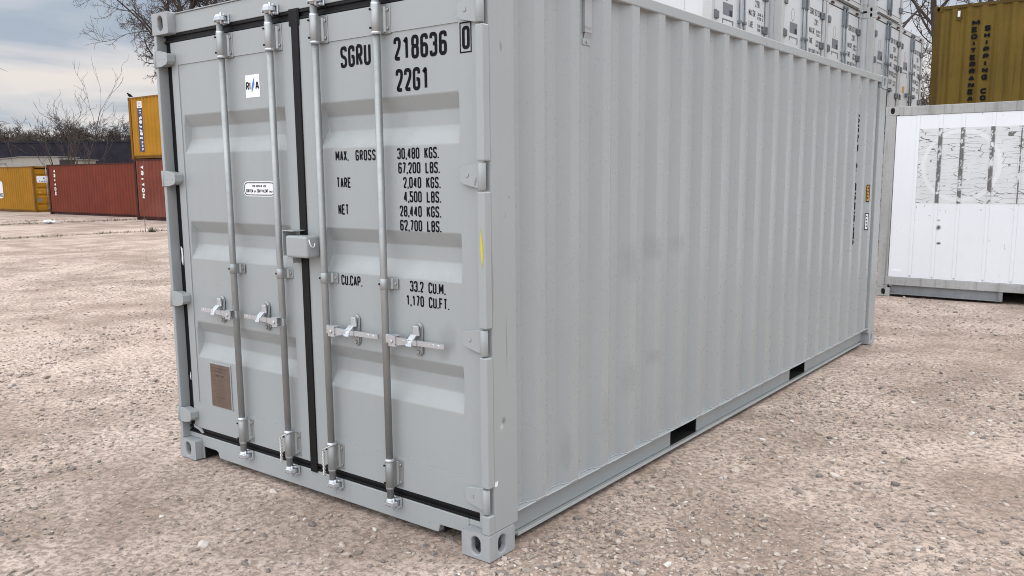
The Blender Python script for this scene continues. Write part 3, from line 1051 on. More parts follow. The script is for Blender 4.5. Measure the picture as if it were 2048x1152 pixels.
    mb.build('door_handle', 'zinc_plate', dd, bevel=.0045, seg=2)
    mb = MB()
    stad = [(kx + .024 * math.cos(a), hz + .018 + .024 * math.sin(a) + (.042 if math.sin(a) > 0 else -.042 - .020)) for a in [math.pi * 2 * (k + .5) / 20 for k in range(20)]]
    mb.prism(stad, 1, YD - .006, YD - .0002)
    mb.prism([(a * .86 + kx * .14, b) for a, b in stad], 1, YD - .011, YD - .0062)
    mb.cyl((kx, YD - .011, hz + .062), (kx, YD - .019, hz + .062), .0125, 10)
    mb.cyl((kx, YD - .011, hz - .050), (kx, YD - .019, hz - .050), .0105, 10)
    mb.box(kx - .024, kx + .018, .022, YD - .011, hz - .026, hz - .018)
    mb.build('hasp_plate', 'galvanised_steel', dd, bevel=.002, seg=1)
    mb = MB()                        # catch that swings over the bar
    cxx = kx
    mb.prism([(cxx - .015, hz + .072), (cxx + .015, hz + .072), (cxx + .020, hz + .028), (cxx - .018, hz + .022)], 1, .022, .034)
    mb.prism([(.034, hz + .034), (.022, hz + .034), (-.010, hz + .006), (-.016, hz - .018), (-.006, hz - .020), (.002, hz + .000)], 0, cxx - .030, cxx + .004)
    mb.prism([(cxx - .058, hz + .004), (cxx - .018, hz + .016), (cxx - .012, hz - .018), (cxx - .030, hz - .010)], 1, -.013, -.006)
    mb.build('handle_catch', 'zinc_plate', dd, bevel=.0025, seg=1)

# lock box over the centre seam
mb = MB()
mb.prism([(-1.262, 1.280), (-1.262, 1.388), (-1.098, 1.388), (-1.098, 1.280)], 1, -.046, .0395)
lb = mb.build('lock_box', GD, DR, bevel=.012, seg=3)
mb = MB()
mb.tube([(-1.0975, -.030, 1.372), (-1.0925, -.028, 1.352), (-1.092, -.022, 1.338), (-1.092, -.012, 1.332), (-1.092, -.002, 1.338), (-1.0925, .002, 1.352)], .0035, 6)
mb.build('lock_box_hook', 'white_vinyl', DR)
mb = MB()
mb.box(-1.302, -1.2965, -.034, YD - .0005, 1.284, 1.412)
mb.box(-1.2963, -1.215, -.034, .0415, 1.407, 1.412)
mb.box(-1.290, -1.255, -.010, YD - .0005, 1.246, 1.272)
mb.build('lock_bracket', GD, DL, bevel=.0015, seg=1)

# wire seals hanging on the two middle rods
for xr_, dd in ((-1.392, DL), (-1.045, DR)):
    mb = MB()
    loop = [(xr_ - .010 + .038 * math.cos(a) * 1.0, RY - .004 + .036 * math.sin(a), .318 + .022 * math.cos(a)) for a in [2 * math.pi * k / 16 for k in range(17)]]
    mb.tube(loop, .0030, 5)
    for ph in (0, math.pi):
        mb.tube([(xr_ - .030 + .0045 * math.cos(ph + k * .8), RY - .028 + .0045 * math.sin(ph + k * .8), .302 - k * .0045) for k in range(30)], .0038, 5)
    mb.build('seal_wire', 'seal_rope', dd)

# stickers and plate on the left leaf
PY = YD + .005


def flat(name, x0, x1, z0, z1, mat_, par, off, rad=0.0):
    mb = MB()
    if rad:
        q = _round([(x0, z0), (x1, z0), (x1, z1), (x0, z1)], True, rad)
        mb.add([(a, PY - off, b) for a, b in q], [tuple(range(len(q)))])
    else:
        mb.add([(x0, PY - off, z0), (x1, PY - off, z0), (x1, PY - off, z1), (x0, PY - off, z1)], [(0, 1, 2, 3)])
    return mb.build(name, mat_, par)


LX, LZ = (1, 0, 0), (0, 0, 1)
flat('class_sticker', -1.664, -1.543, 2.087, 2.202, 'white_vinyl', DL, .001)
mb = MB()
letters(mb, 'R', (-1.659, PY - .002, 2.125), LX, LZ, .042, .027, .030, .0078)
letters(mb, 'I', (-1.635, PY - .002, 2.125), LX, LZ, .042, .020, .030, .0078)
letters(mb, 'A', (-1.579, PY - .002, 2.125), LX, LZ, .042, .031, .030, .0078)
mb.build('sticker_print', 'black_print', DL)
mb = MB()
mb.add([(-1.611, PY - .0026, 2.140), (-1.589, PY - .0026, 2.186), (-1.587, PY - .0026, 2.150), (-1.602, PY - .0026, 2.150)], [(0, 3, 2, 1)])
mb.add([(-1.611, PY - .0026, 2.112), (-1.589, PY - .0026, 2.150), (-1.596, PY - .0026, 2.150), (-1.611, PY - .0026, 2.139)], [(0, 1, 2, 3)])
mb.build('sticker_emblem', 'blue_print', DL)
flat('repair_sticker', -1.730, -1.452, 1.575, 1.655, 'white_vinyl', DL, .001, .038)
mb = MB()
q = _round([(-1.722, 1.583), (-1.460, 1.583), (-1.460, 1.647), (-1.722, 1.647)], True, .031)
_ribbon(mb, q, True, .0022, lambda p_: (p_.x, PY - .002, p_.y))
letters(mb, 'FOR REPAIR USE', (-1.650, PY - .002, 1.624), LX, LZ, .011, .0075, .0086, .0020)
letters(mb, 'CORTEN', (-1.706, PY - .002, 1.596), LX, LZ, .017, .0085, .0100, .0030)
letters(mb, 'OR', (-1.638, PY - .002, 1.596), LX, LZ, .010, .007, .0085, .0020)
letters(mb, 'EQUIVALENT', (-1.612, PY - .002, 1.596), LX, LZ, .017, .0085, .0098, .0030)
letters(mb, 'ONLY', (-1.506, PY - .002, 1.596), LX, LZ, .010, .007, .0085, .0020)
mb.build('sticker_print', 'black_print', DL)
mb = MB()
mb.box(-2.150, -1.945, PY - .006, PY - .0005, .345, .612)
mb.build('plate_frame', GD, DL, bevel=.002, seg=1)
flat('certificate_plate', -2.143, -1.953, .353, .605, 'bronze_plate', DL, .0075)
mb = MB()
rnd = random.Random(3)
rows = [(.585, .007, 20), (.568, .007, 18), (.545, .011, 8), (.524, .004, 22), (.512, .004, 14), (.492, .004, 16), (.478, .004, 10), (.462, .005, 12),
        (.444, .004, 20), (.430, .006, 11), (.414, .007, 13), (.398, .004, 18), (.386, .004, 22), (.374, .004, 20)]
words = ['APPROVED', 'FOR', 'TRANSPORT', 'UNDER', 'CUSTOMS', 'SEAL', 'CSC', 'SAFETY', 'DATE', 'MAX', 'GROSS', 'MASS', 'TYPE', 'STACK', 'TEST', 'LOAD']
for zz, hh_, nn_ in rows:
    x_ = -2.132 + (.03 if nn_ < 14 else 0)
    txt = ''
    while len(txt) < nn_:
        txt += rnd.choice(words) + ' '
    letters(mb, txt[:nn_].strip(), (x_, PY - .0085, zz - hh_), LX, LZ, hh_, hh_ * .62, .172 / 22 if hh_ < .0105 else .0125, max(.0012, hh_ * .2))
mb.build('plate_print', 'plate_print', DL)

# painted numbers on the right leaf


def tx(s_, x_, z_, h_=.050, w_=.0225, pt=.0262, st=.0078, y_=None):
    mb = MB()
    letters(mb, s_, (x_, (PY if y_ is None else y_) - .0012, z_), LX, LZ, h_, w_, pt, st)
    mb.build('painted_lettering', 'black_print', DR)


tx('SGRU', -.914, 2.178, .098, .0450, .0535, .0158)
tx('218636', -.560, 2.181, .101, .0450, .0545, .0158)
tx('22G1', -.552, 2.046, .099, .0450, .0525, .0158)
tx('MAX.', -.976, 1.749)
tx('GROSS', -.834, 1.749, .050, .0225, .0285)
for s_, x_, z_ in (('30,480 KGS.', -.556, 1.751), ('67,200 LBS.', -.552, 1.687), ('2,040 KGS.', -.523, 1.622), ('4,500 LBS.', -.522, 1.559),
                   ('28,440 KGS.', -.550, 1.494), ('62,700 LBS.', -.550, 1.430)):
    tx(s_, x_, z_)
tx('TARE', -.974, 1.622)
tx('NET', -.970, 1.494)
tx('CU.CAP.', -.968, 1.151)
tx('33.2 CU.M.', -.498, 1.154)
tx('1,170 CU.FT.', -.524, 1.088)
mb = MB()
letters(mb, '0', (-.153, YD - .0012, 2.192), LX, LZ, .094, .042, .05, .0150)
_ribbon(mb, [(-.163, 2.181), (-.104, 2.181), (-.104, 2.299), (-.163, 2.299)], True, .0028, lambda p_: (p_.x, YD - .0012, p_.y))
mb.build('check_digit', 'black_print', DR)

# ================================================================== ground


def gz(x, y):
    """height of the yard: level round the grey container, falling a little to the far left"""
    return -.006 - .0036 * np.clip(-x - 9, 0, 60)


xs = np.concatenate([[-700, -250, -120, -80], np.arange(-60, 40.1, 1.0), [70, 200, 700]])
ys = np.concatenate([[-300, -60, -25], np.arange(-12, 60.1, 1.0), [90, 200, 700]])
XX, YY = np.meshgrid(xs, ys)
rs = np.random.RandomState(5)
und = .012 * np.sin(XX * .9 + 1.3 * np.sin(YY * .4)) * np.sin(YY * .7 + .5) * (np.hypot(XX + 1.2, YY - 3) > 5.0)
ZZ = gz(XX, YY) + und
mb = MB()
nx, ny = len(xs), len(ys)
mb.v = [tuple(q) for q in np.stack([XX, YY, ZZ], -1).reshape(-1, 3)]
mb.f = [(j * nx + i, j * nx + i + 1, (j + 1) * nx + i + 1, (j + 1) * nx + i) for j in range(ny - 1) for i in range(nx - 1)]
mb.sm = [True] * len(mb.f)
tag(mb.build('ground', 'gravel_ground'), kind='structure')

# loose stones (nobody could count them): one object
bm = bmesh.new()
bmesh.ops.create_icosphere(bm, subdivisions=1, radius=1)
ico_v = np.array([v.co[:] for v in bm.verts])
ico_f = np.array([[v.index for v in f_.verts] for f_ in bm.faces])
bm.free()


def stones(name, N, rmin, rmax, med, sig, smin, smax, seed, power=1.35):
    rs = np.random.RandomState(seed)
    M = int(N * 2.2)
    u = rs.rand(M)
    k = 2 - power
    rr = (rmin ** k + u * (rmax ** k - rmin ** k)) ** (1 / k)
    th = yaw + (rs.rand(M) - .5) * R(100)
    x = CAMP[0] + np.sin(th) * rr
    y = CAMP[1] + np.cos(th) * rr
    # patchy: stones gather in drifts
    pat = np.sin(x * 1.1 + 2 * np.sin(y * .7)) + np.sin(y * 1.7 + 1.5 * np.sin(x * .9 + 1)) + .8 * np.sin(x * 3.1 + y * 2.3)
    keep = rs.rand(M) < np.clip(.55 + .28 * pat, .10, 1)
    keep &= ~((x > -2.46) & (x < .02) & (y > -.02) & (y < 6.08))
    keep &= ~((x > -.93) & (x < 11.3) & (y > 9.58) & (y < 12.1))
    x, y, rr = x[keep][:N], y[keep][:N], rr[keep][:N]
    n = len(x)
    s = np.exp(rs.randn(n) * sig) * med
    s = np.clip(s, smin, smax) * .5
    sc = np.stack([s * (1 + .5 * rs.rand(n)), s * (.75 + .3 * rs.rand(n)), s * (.45 + .4 * rs.rand(n))], -1)
    a = rs.rand(n) * 2 * math.pi
    V = ico_v[None] * (1 + .62 * (rs.rand(n, len(ico_v), 1) - .5)) * sc[:, None]
    ca, sa = np.cos(a)[:, None], np.sin(a)[:, None]
    tl = (rs.rand(n)[:, None] - .5) * .7
    X = V[..., 0] * ca - V[..., 1] * sa
    Y = V[..., 0] * sa + V[..., 1] * ca
    Z = V[..., 2] + tl * X
    und_ = .012 * np.sin(x * .9 + 1.3 * np.sin(y * .4)) * np.sin(y * .7 + .5) * (np.hypot(x + 1.2, y - 3) > 5.0)
    P = np.stack([X + x[:, None], Y + y[:, None], Z + (gz(x, y) + und_ + sc[:, 2] * .25)[:, None]], -1).reshape(-1, 3)
    F = (ico_f[None] + (np.arange(n) * len(ico_v))[:, None, None]).reshape(-1, 3)
    me = bpy.data.meshes.new(name)
    me.vertices.add(len(P))
    me.vertices.foreach_set('co', P.astype(np.float32).ravel())
    me.loops.add(F.size)
    me.loops.foreach_set('vertex_index', F.astype(np.int32).ravel())
    me.polygons.add(len(F))
    me.polygons.foreach_set('loop_start', np.arange(0, F.size, 3, dtype=np.int32))
    me.polygons.foreach_set('use_smooth', np.zeros(len(F), dtype=bool))
    me.update(calc_edges=True)
    me.validate()
    me.materials.append(MATS['pebble'])
    o = bpy.data.objects.new(name, me)
    COL.objects.link(o)
    return o


tag(stones('gravel', 110000, 1.6, 24, .0115, .50, .005, .036, 11), 'loose pale pebbles scattered over the dusty yard', 'gravel', kind='stuff')
tag(stones('larger_gravel', 2600, 2.2, 18, .027, .30, .020, .060, 12, 1.2), 'bigger stones lying among the fine gravel', 'gravel', kind='stuff')

# dry weeds along two old wheel ruts, far left
mb = MB()
rnd = random.Random(21)
for (xa, ya, xb, yb, cnt, wd) in ((-25.2, 7.2, -24.2, 13.4, 900, .16), (-34.6, 10.5, -33.6, 16.8, 900, .35), (-36.8, 11.5, -36.0, 15.0, 300, .3)):
    for _ in range(cnt):
        t_ = rnd.random()
        cl = .5 + .5 * math.sin(t_ * 37) * math.sin(t_ * 13 + 1)
        if rnd.random() > .35 + .65 * cl: continue
        x_ = xa + (xb - xa) * t_ + rnd.gauss(0, wd)
        y_ = ya + (yb - ya) * t_ + rnd.gauss(0, .1)
        h_ = rnd.uniform(.02, .11) * (.5 + cl)
        a_ = rnd.random() * 6.28
        lx_, ly_ = math.cos(a_) * h_ * .9, math.sin(a_) * h_ * .9
        g_ = float(gz(np.array(x_), 0)) - .005
        w_ = .012
        mb.add([(x_ - w_ * ly_ / h_, y_ + w_ * lx_ / h_, g_), (x_ + w_ * ly_ / h_, y_ - w_ * lx_ / h_, g_), (x_ + lx_, y_ + ly_, g_ + h_)], [(0, 1, 2)])
tag(mb.build('dry_weeds', 'dry_weed'), 'low dry weeds along the wheel ruts', 'weeds', kind='stuff')
t_ = thing('dry_stalk', 'single dry upright weed stalk with a dark tuft on the far left gravel', 'weed', (-24.5, 11.9, -.065))
mb = MB()
mb.tube([(0, 0, -.02), (.01, .0, .3), (-.02, .02, .62)], [.012, .008, .004], 5)
mb.tube([(.005, 0, .2), (.08, .02, .34)], [.006, .003], 4)
mb.build('stem', 'dry_weed', t_)
mb = MB()
for k in range(60):
    a_ = rnd.random() * 6.28
    r_ = rnd.random() * .09
    mb.tube([(.35 + r_ * math.cos(a_), .05 + r_ * math.sin(a_), -.01), (.35 + 1.8 * r_ * math.cos(a_), .05 + 1.8 * r_ * math.sin(a_), rnd.uniform(.06, .2))], [.008, .003], 3)
mb.build('tuft', 'dry_weed', t_)
mb = MB()
rnd = random.Random(4)
for k in range(9):
    mb.ball((rnd.uniform(-.3, .3), rnd.uniform(-.12, .12), .03 + rnd.random() * .06), rnd.uniform(.05, .11), (1.5, .8, rnd.uniform(.4, .9)), 6)
for v_i, v_ in enumerate(mb.v):
    mb.v[v_i] = (v_[0] + rnd.uniform(-.02, .02), v_[1] + rnd.uniform(-.02, .02), max(-.01, v_[2] + rnd.uniform(-.02, .02)))
tag(mb.build('plastic_bag', 'litter_white', loc=(-33.5, 12.8, -.09)), 'crumpled white plastic bag lying on the ground in front of the yellow and red containers', 'litter')

# ================================================================== other dry containers


def dry_container(label, loc, L=6.058, H=2.591, wall='red_oxide', frame='red_frame', first=.30, door_end=False, rz=0, group=None):
    """long side facing -y, left end at x = 0; local origin at the front left bottom corner"""
    T = thing('shipping_container', label, 'shipping container', loc, rz, group)
    W = 2.438
    for ax in (0, 1):
        for ay in (0, 1):
            for az in (0, 1):
                x0 = 0 if ax == 0 else L - .178
                y0 = 0 if ay == 0 else W - .162
                z0 = 0 if az == 0 else H - .118
                casting_mb(x0, y0, z0, -1 if ax == 0 else 1, -1 if ay == 0 else 1, L=.162, W=.178).build('corner_casting', frame, T)
            x0 = .004 if ax == 0 else L - .15
            y0 = .004 if ay == 0 else W - .11
            MB().box(x0, x0 + .146, y0, y0 + .106, .118, H - .118).build('corner_post', frame, T, bevel=.005, seg=1)
    for ay in (0, 1):
        def Y(v, s=ay): return v if s == 0 else W - v
        MB().box(.178, L - .178, Y(.006), Y(.066), H - .072, H - .008).build('top_side_rail', frame, T)
        mb = MB()
        mb.box(.178, L - .178, Y(.010), Y(.060), .115, .160)
        mb.box(.178, L - .178, Y(.045), Y(.055), .030, .115)
        mb.build('bottom_side_rail', frame, T)
        mb = MB()
        sheet(mb, corr(.145, L - .145, first), lambda s_, d_: (s_, Y(.009 + d_)), .158, H - .070)
        mb.build('side_panel', wall, T)
    for ax in (0, 1):
        def Xx(v, s=ax): return v if s == 0 else L - v
        MB().box(Xx(.02), Xx(.12), .16, W - .16, .02, .16).build('end_sill', frame, T)
        MB().box(Xx(.02), Xx(.12), .16, W - .16, H - .11, H - .01).build('end_header', frame, T)
        if ax == 1 and door_end:
            continue
        mb = MB()
        sheet(mb, corr(.10, W - .10, .4, .25), lambda s_, d_: (Xx(.012 + d_), s_), .158, H - .10)
        mb.build('end_panel', wall, T)
    mb = MB()
    mb.box(.06, L - .06, .06, W - .06, H - .03, H - .02)
    mb.build('roof_panel', wall, T)
    return T


# left row ---------------------------------------------------------------
RED1 = dry_container('dark red container with white vertical lettering, between the yellow container and the paler red one',
                     (-44.58, 17.72, -.135), 9.20, 2.57, 'red_oxide', 'red_frame')
mb = MB()
letters(mb, 'TRITON', (.70, .0060, 2.32), (0, 0, -1), (1, 0, 0), .21, .185, .228, .060)
mb.build('side_lettering', 'white_print', RED1)
RED2 = dry_container('faded red container with white vertical lettering, carrying a yellow container on top',
                     (-33.45, 16.45, -.085), 6.058, 2.591, 'red_oxide_faded', 'red_frame')
mb = MB()
letters(mb, 'TRITON', (.56, .0060, 2.34), (0, 0, -1), (1, 0, 0), .22, .195, .243, .064)
mb.build('side_lettering', 'white_print', RED2)
YTOP = dry_container('ochre yellow container with a blue web address strip, stacked on the faded red one', (-33.62, 16.50, 2.510), 6.058, 2.60, 'ochre', 'ochre_frame')
mb = MB()
mb.add([(.72, .0062, .31), (1.10, .0062, .31), (1.10, .0062, 2.13), (.72, .0062, 2.13)], [(0, 1, 2, 3)])
st_ = mb.build('side_strip', 'navy_print', YTOP)
mb = MB()
mb.add([(.72, .0062, 2.132), (1.10, .0062, 2.132), (1.10, .0062, 2.41), (.72, .0062, 2.41)], [(0, 1, 2, 3)])
st2 = mb.build('strip_label', 'white_print', YTOP)
mb = MB()
letters(mb, 'www.', (1.03, .0040, .36), (0, 0, 1), (-1, 0, 0), .20, .085, .115, .036)
mb.build('strip_lettering', 'white_print', st_)
mb = MB()
letters(mb, 'tarros', (1.04, .0040, .82), (0, 0, 1), (-1, 0, 0), .30, .135, .165, .060)
mb.build('strip_lettering', 'white_print', st_)
mb = MB()
letters(mb, '.it', (1.03, .0040, 1.84), (0, 0, 1), (-1, 0, 0), .20, .085, .105, .036)
mb.build('strip_lettering', 'white_print', st_)
mb = MB()
for a0, a1, b0, b1 in ((.80, .84, 2.18, 2.37), (.88, .92, 2.28, 2.37), (.96, 1.0, 2.18, 2.37), (.84, .96, 2.16, 2.20)):
    mb.add([(a0, .0040, b0), (a1, .0040, b0), (a1, .0040, b1), (a0, .0040, b1)], [(0, 1, 2, 3)])
mb.build('label_print', 'grey_print', st2)

YEL = dry_container('ochre yellow container with its doors showing, at the far left on the ground', (-54.0, 18.42, -.165), 6.058, 2.575, 'ochre', 'ochre_frame', door_end=True)
q = _round([(1.45, .86), (2.38, .86), (2.38, 1.86), (1.45, 1.86)], True, .22)
mb = MB()
mb.add([(a - .38, .0062, b - .10) for a, b in q], [tuple(range(len(q)))])
sk = mb.build('side_sticker', 'white_vinyl', YEL)
mb = MB()
letters(mb, 'TARROS', (1.15, .0040, .84), LX, LZ, .22, .11, .135, .045)
mb.build('sticker_print', 'navy_print', sk)
XE = 6.058
for k, (y0, y1) in enumerate(((.115, 1.212), (1.226, 2.323))):
    mb = MB()
    zt = 2.40
    prof = [(.165, 0), (.34, 0), (.40, 1), (.46, 1), (.52, 0), (.86, 0), (.92, 1), (.98, 1), (1.04, 0), (1.26, 0), (1.32, 1), (1.38, 1), (1.44, 0), (1.98, 0), (2.04, 1), (2.10, 1), (2.16, 0), (zt, 0)]
    n = len(prof)
    vs = [(XE - .04 - .04 * d_, y_, z_) for y_ in (y0, y1) for z_, d_ in prof]
    mb.add(vs, [(i, n + i, n + i + 1, i + 1) for i in range(n - 1)])
    mb.box(XE - .10, XE - .09, y0, y1, .165, zt)
    for yy in (y0, y1 - .05):
        mb.box(XE - .09, XE - .036, yy, yy + .05, .165, zt)
    d_o = mb.build('door', 'ochre', YEL)
    for yy in (y0 + .60, y0 + .95):
        mb = MB()
        mb.cyl((XE - .015, yy, .10), (XE - .015, yy, 2.50), .018, 8)
        for zz in (.25, 1.2, 2.3):
            mb.box(XE - .04, XE - .005, yy - .04, yy + .04, zz - .05, zz + .05)
        mb.build('lock_rod', 'galvanised_steel' if yy < y0 + .7 else 'ochre_frame', d_o)
    if k == 0:
        q = _round([(y0 + .09, 1.67), (y0 + .90, 1.67), (y0 + .90, 2.03), (y0 + .09, 2.03)], True, .07)
        mb = MB()
        mb.add([(XE - .0365, a, b) for a, b in q], [tuple(range(len(q)))])
        so = mb.build('door_sticker', 'white_vinyl', d_o)
        mb = MB()
        letters(mb, 'TARROS', (XE - .034, y0 + .20, 1.70), (0, 1, 0), LZ, .075, .065, .09, .022)
        mb.add([(XE - .034, y0 + .48 + .055 * math.cos(a), 1.91 + .055 * math.sin(a)) for a in (0, 1.57, 3.14, 4.71)], [(0, 1, 2, 3)])
        mb.build('sticker_print', 'navy_print', so)
        mb = MB()
        mb.add([(XE - .0355, y0 + .08, 1.08), (XE - .0355, y0 + .32, 1.08), (XE - .0355, y0 + .20, 1.24)], [(0, 1, 2)])
        mb.build('warning_sticker', 'amber_vinyl', d_o)
        mb = MB()
        mb.add([(XE - .0355, y0 + .06, .60), (XE - .0355, y0 + .26, .60), (XE - .0355, y0 + .26, .80), (XE - .0355, y0 + .06, .80)], [(0, 1, 2, 3)])
        mb.build('certificate_plate', 'grey_print', d_o)
BLUE = dry_container('dark teal container just showing at the left edge of the photo, on the upper tier', (-82.6, 22.2, 2.42), 12.05, 2.59, 'teal', 'teal')
dry_container('teal container on the ground under the other teal one, behind the yellow container', (-82.6, 22.25, -.17), 12.05, 2.585, 'teal', 'teal')

# right: the olive container over the old reefer ---------------------------
MSC = dry_container('olive rusty container with black stacked letters, above the old white refrigerated one',
                    (-2.06, 17.55, 2.595), 6.058, 2.591, 'olive', 'olive_frame', first=.44)
mb = MB()
letters(mb, 'MEDITERRANEAN', (.750, .0055, 2.130), LX, LZ, .113, .115, .1, .037, stack=.141)
mb.build('side_lettering', 'black_print', MSC)
mb = MB()
letters(mb, 'SHIPPING CO', (.990, .0055, 1.995), LX, LZ, .113, .112, .1, .037, stack=.1415)
mb.build('side_lettering', 'black_print', MSC)
mb = MB()
mb.box(.445, .535, .004, .008, 2.27, 2.47)
mb.box(.455, .525, .000, .0038, 2.28, 2.32)
mb.build('ventilator', 'olive_frame', MSC)
mb = MB()
mb.box(.465, .515, .0015, .0035, 2.34, 2.46)
mb.build('ventilator_cover', 'white_print', MSC)
dry_container('olive container at ground level, carrying the lettered olive one', (-2.06, 17.55, -.006), 6.058, 2.591, 'olive', 'olive_frame')

# ================================================================== old white refrigerated container on the right
RF = thing('refrigerated_container', 'old white refrigerated container with peeling decal and stained grey frame, at right', 'refrigerated container', (-.905, 9.60, -.008))
RL, RH, RW = 12.19, 2.575, 2.438
for ax in (0, 1):
    for ay in (0, 1):
        for az in (0, 1):
            casting_mb(0 if ax == 0 else RL - .178, 0 if ay == 0 else RW - .162, 0 if az == 0 else RH - .118, -1 if ax == 0 else 1, -1 if ay == 0 else 1,
                       L=.162, W=.178).build('corner_casting', 'worn_frame', RF, bevel=.006, weld=True, angle=50)
        x0 = .003 if ax == 0 else RL - .175
        y0 = .003 if ay == 0 else RW - .14
        MB().box(x0, x0 + .135, y0, y0 + .137, .118, RH - .118).build('corner_post', 'worn_frame', RF, bevel=.006)
for ay in (0, 1):
    def Y(v, s=ay): return v if s == 0 else RW - v
    MB().box(.178, RL - .178, Y(.004), Y(.09), RH - .128, RH - .006).build('top_side_rail', 'worn_frame', RF, bevel=.006)
    mb = MB()
    mb.box(.075, RL - .075, Y(-.004), Y(.09), .158, .268)
    mb.build('bottom_side_rail', 'worn_frame', RF, bevel=.005)
    mb = MB()
    for a, b in ((.178, 1.55), (1.92, 3.6), (3.97, RL - .178)):
        mb.box(a, b, Y(.035), Y(.06), .045, .1575)
        mb.box(a, b, Y(.002), Y(.06), .032, .045)
    for a in (1.50, 1.92, 3.55, 3.97):
        mb.box(a, a + .05, Y(.006), Y(.034), .046, .1572)
    mb.build('base_channel', 'worn_frame_dark', RF)
    mb = MB()
    joints = [.14, .42, .70, .964, 1.31, 1.63, 2.0, 2.42, 3.04, 3.66, 4.28, 4.9, 5.52, 6.14, 6.76, 7.38, 8.0, 8.62, 9.24, 9.86, 10.48, 11.1, 11.72, RL - .18]
    mb.box(.142, RL - .172, Y(.020), Y(.06), .268, RH - .128)
    for a, b in zip(joints, joints[1:]):
        mb.box(a + .004, b - .004, Y(.012), Y(.0198), .27, RH - .130)
    for a in joints[1:-1]:
        mb.box(a - .020, a + .020, Y(.0050), Y(.0118), .300, RH - .132)
    mb.build('side_panel', 'worn_white', RF, bevel=.002, seg=1)
MB().box(.01, .06, .14, RW - .14, .12, RH - .12).build('end_panel', 'worn_white', RF)
MB().box(RL - .06, RL - .01, .14, RW - .14, .12, RH - .12).build('end_panel', 'worn_white', RF)
MB().box(.05, RL - .05, .05, RW - .05, RH - .03, RH - .015).build('roof_panel', 'worn_frame', RF)
MB().box(.1, RL - .1, .1, RW - .1, .16, .20).build('floor', 'shade_black', RF)
mb = MB()
ed_ = [.44, .70, .964, 1.31, 1.63, 2.0, 2.42]
for a, b in zip(ed_, ed_[1:]):
    mb.box(a + (.0225 if a > .5 else -.015), b - .0225, .0105, .0117, 1.285, 2.266)
    mb.box(b - .0205, b + .0205, .0035, .0048, 1.285, 2.266)
mb.build('decal', 'flaking_decal', RF)
mb = MB()
mb.box(.19, .32, .0106, .0117, .345, .380)
mb.build('small_label', 'white_vinyl', RF)

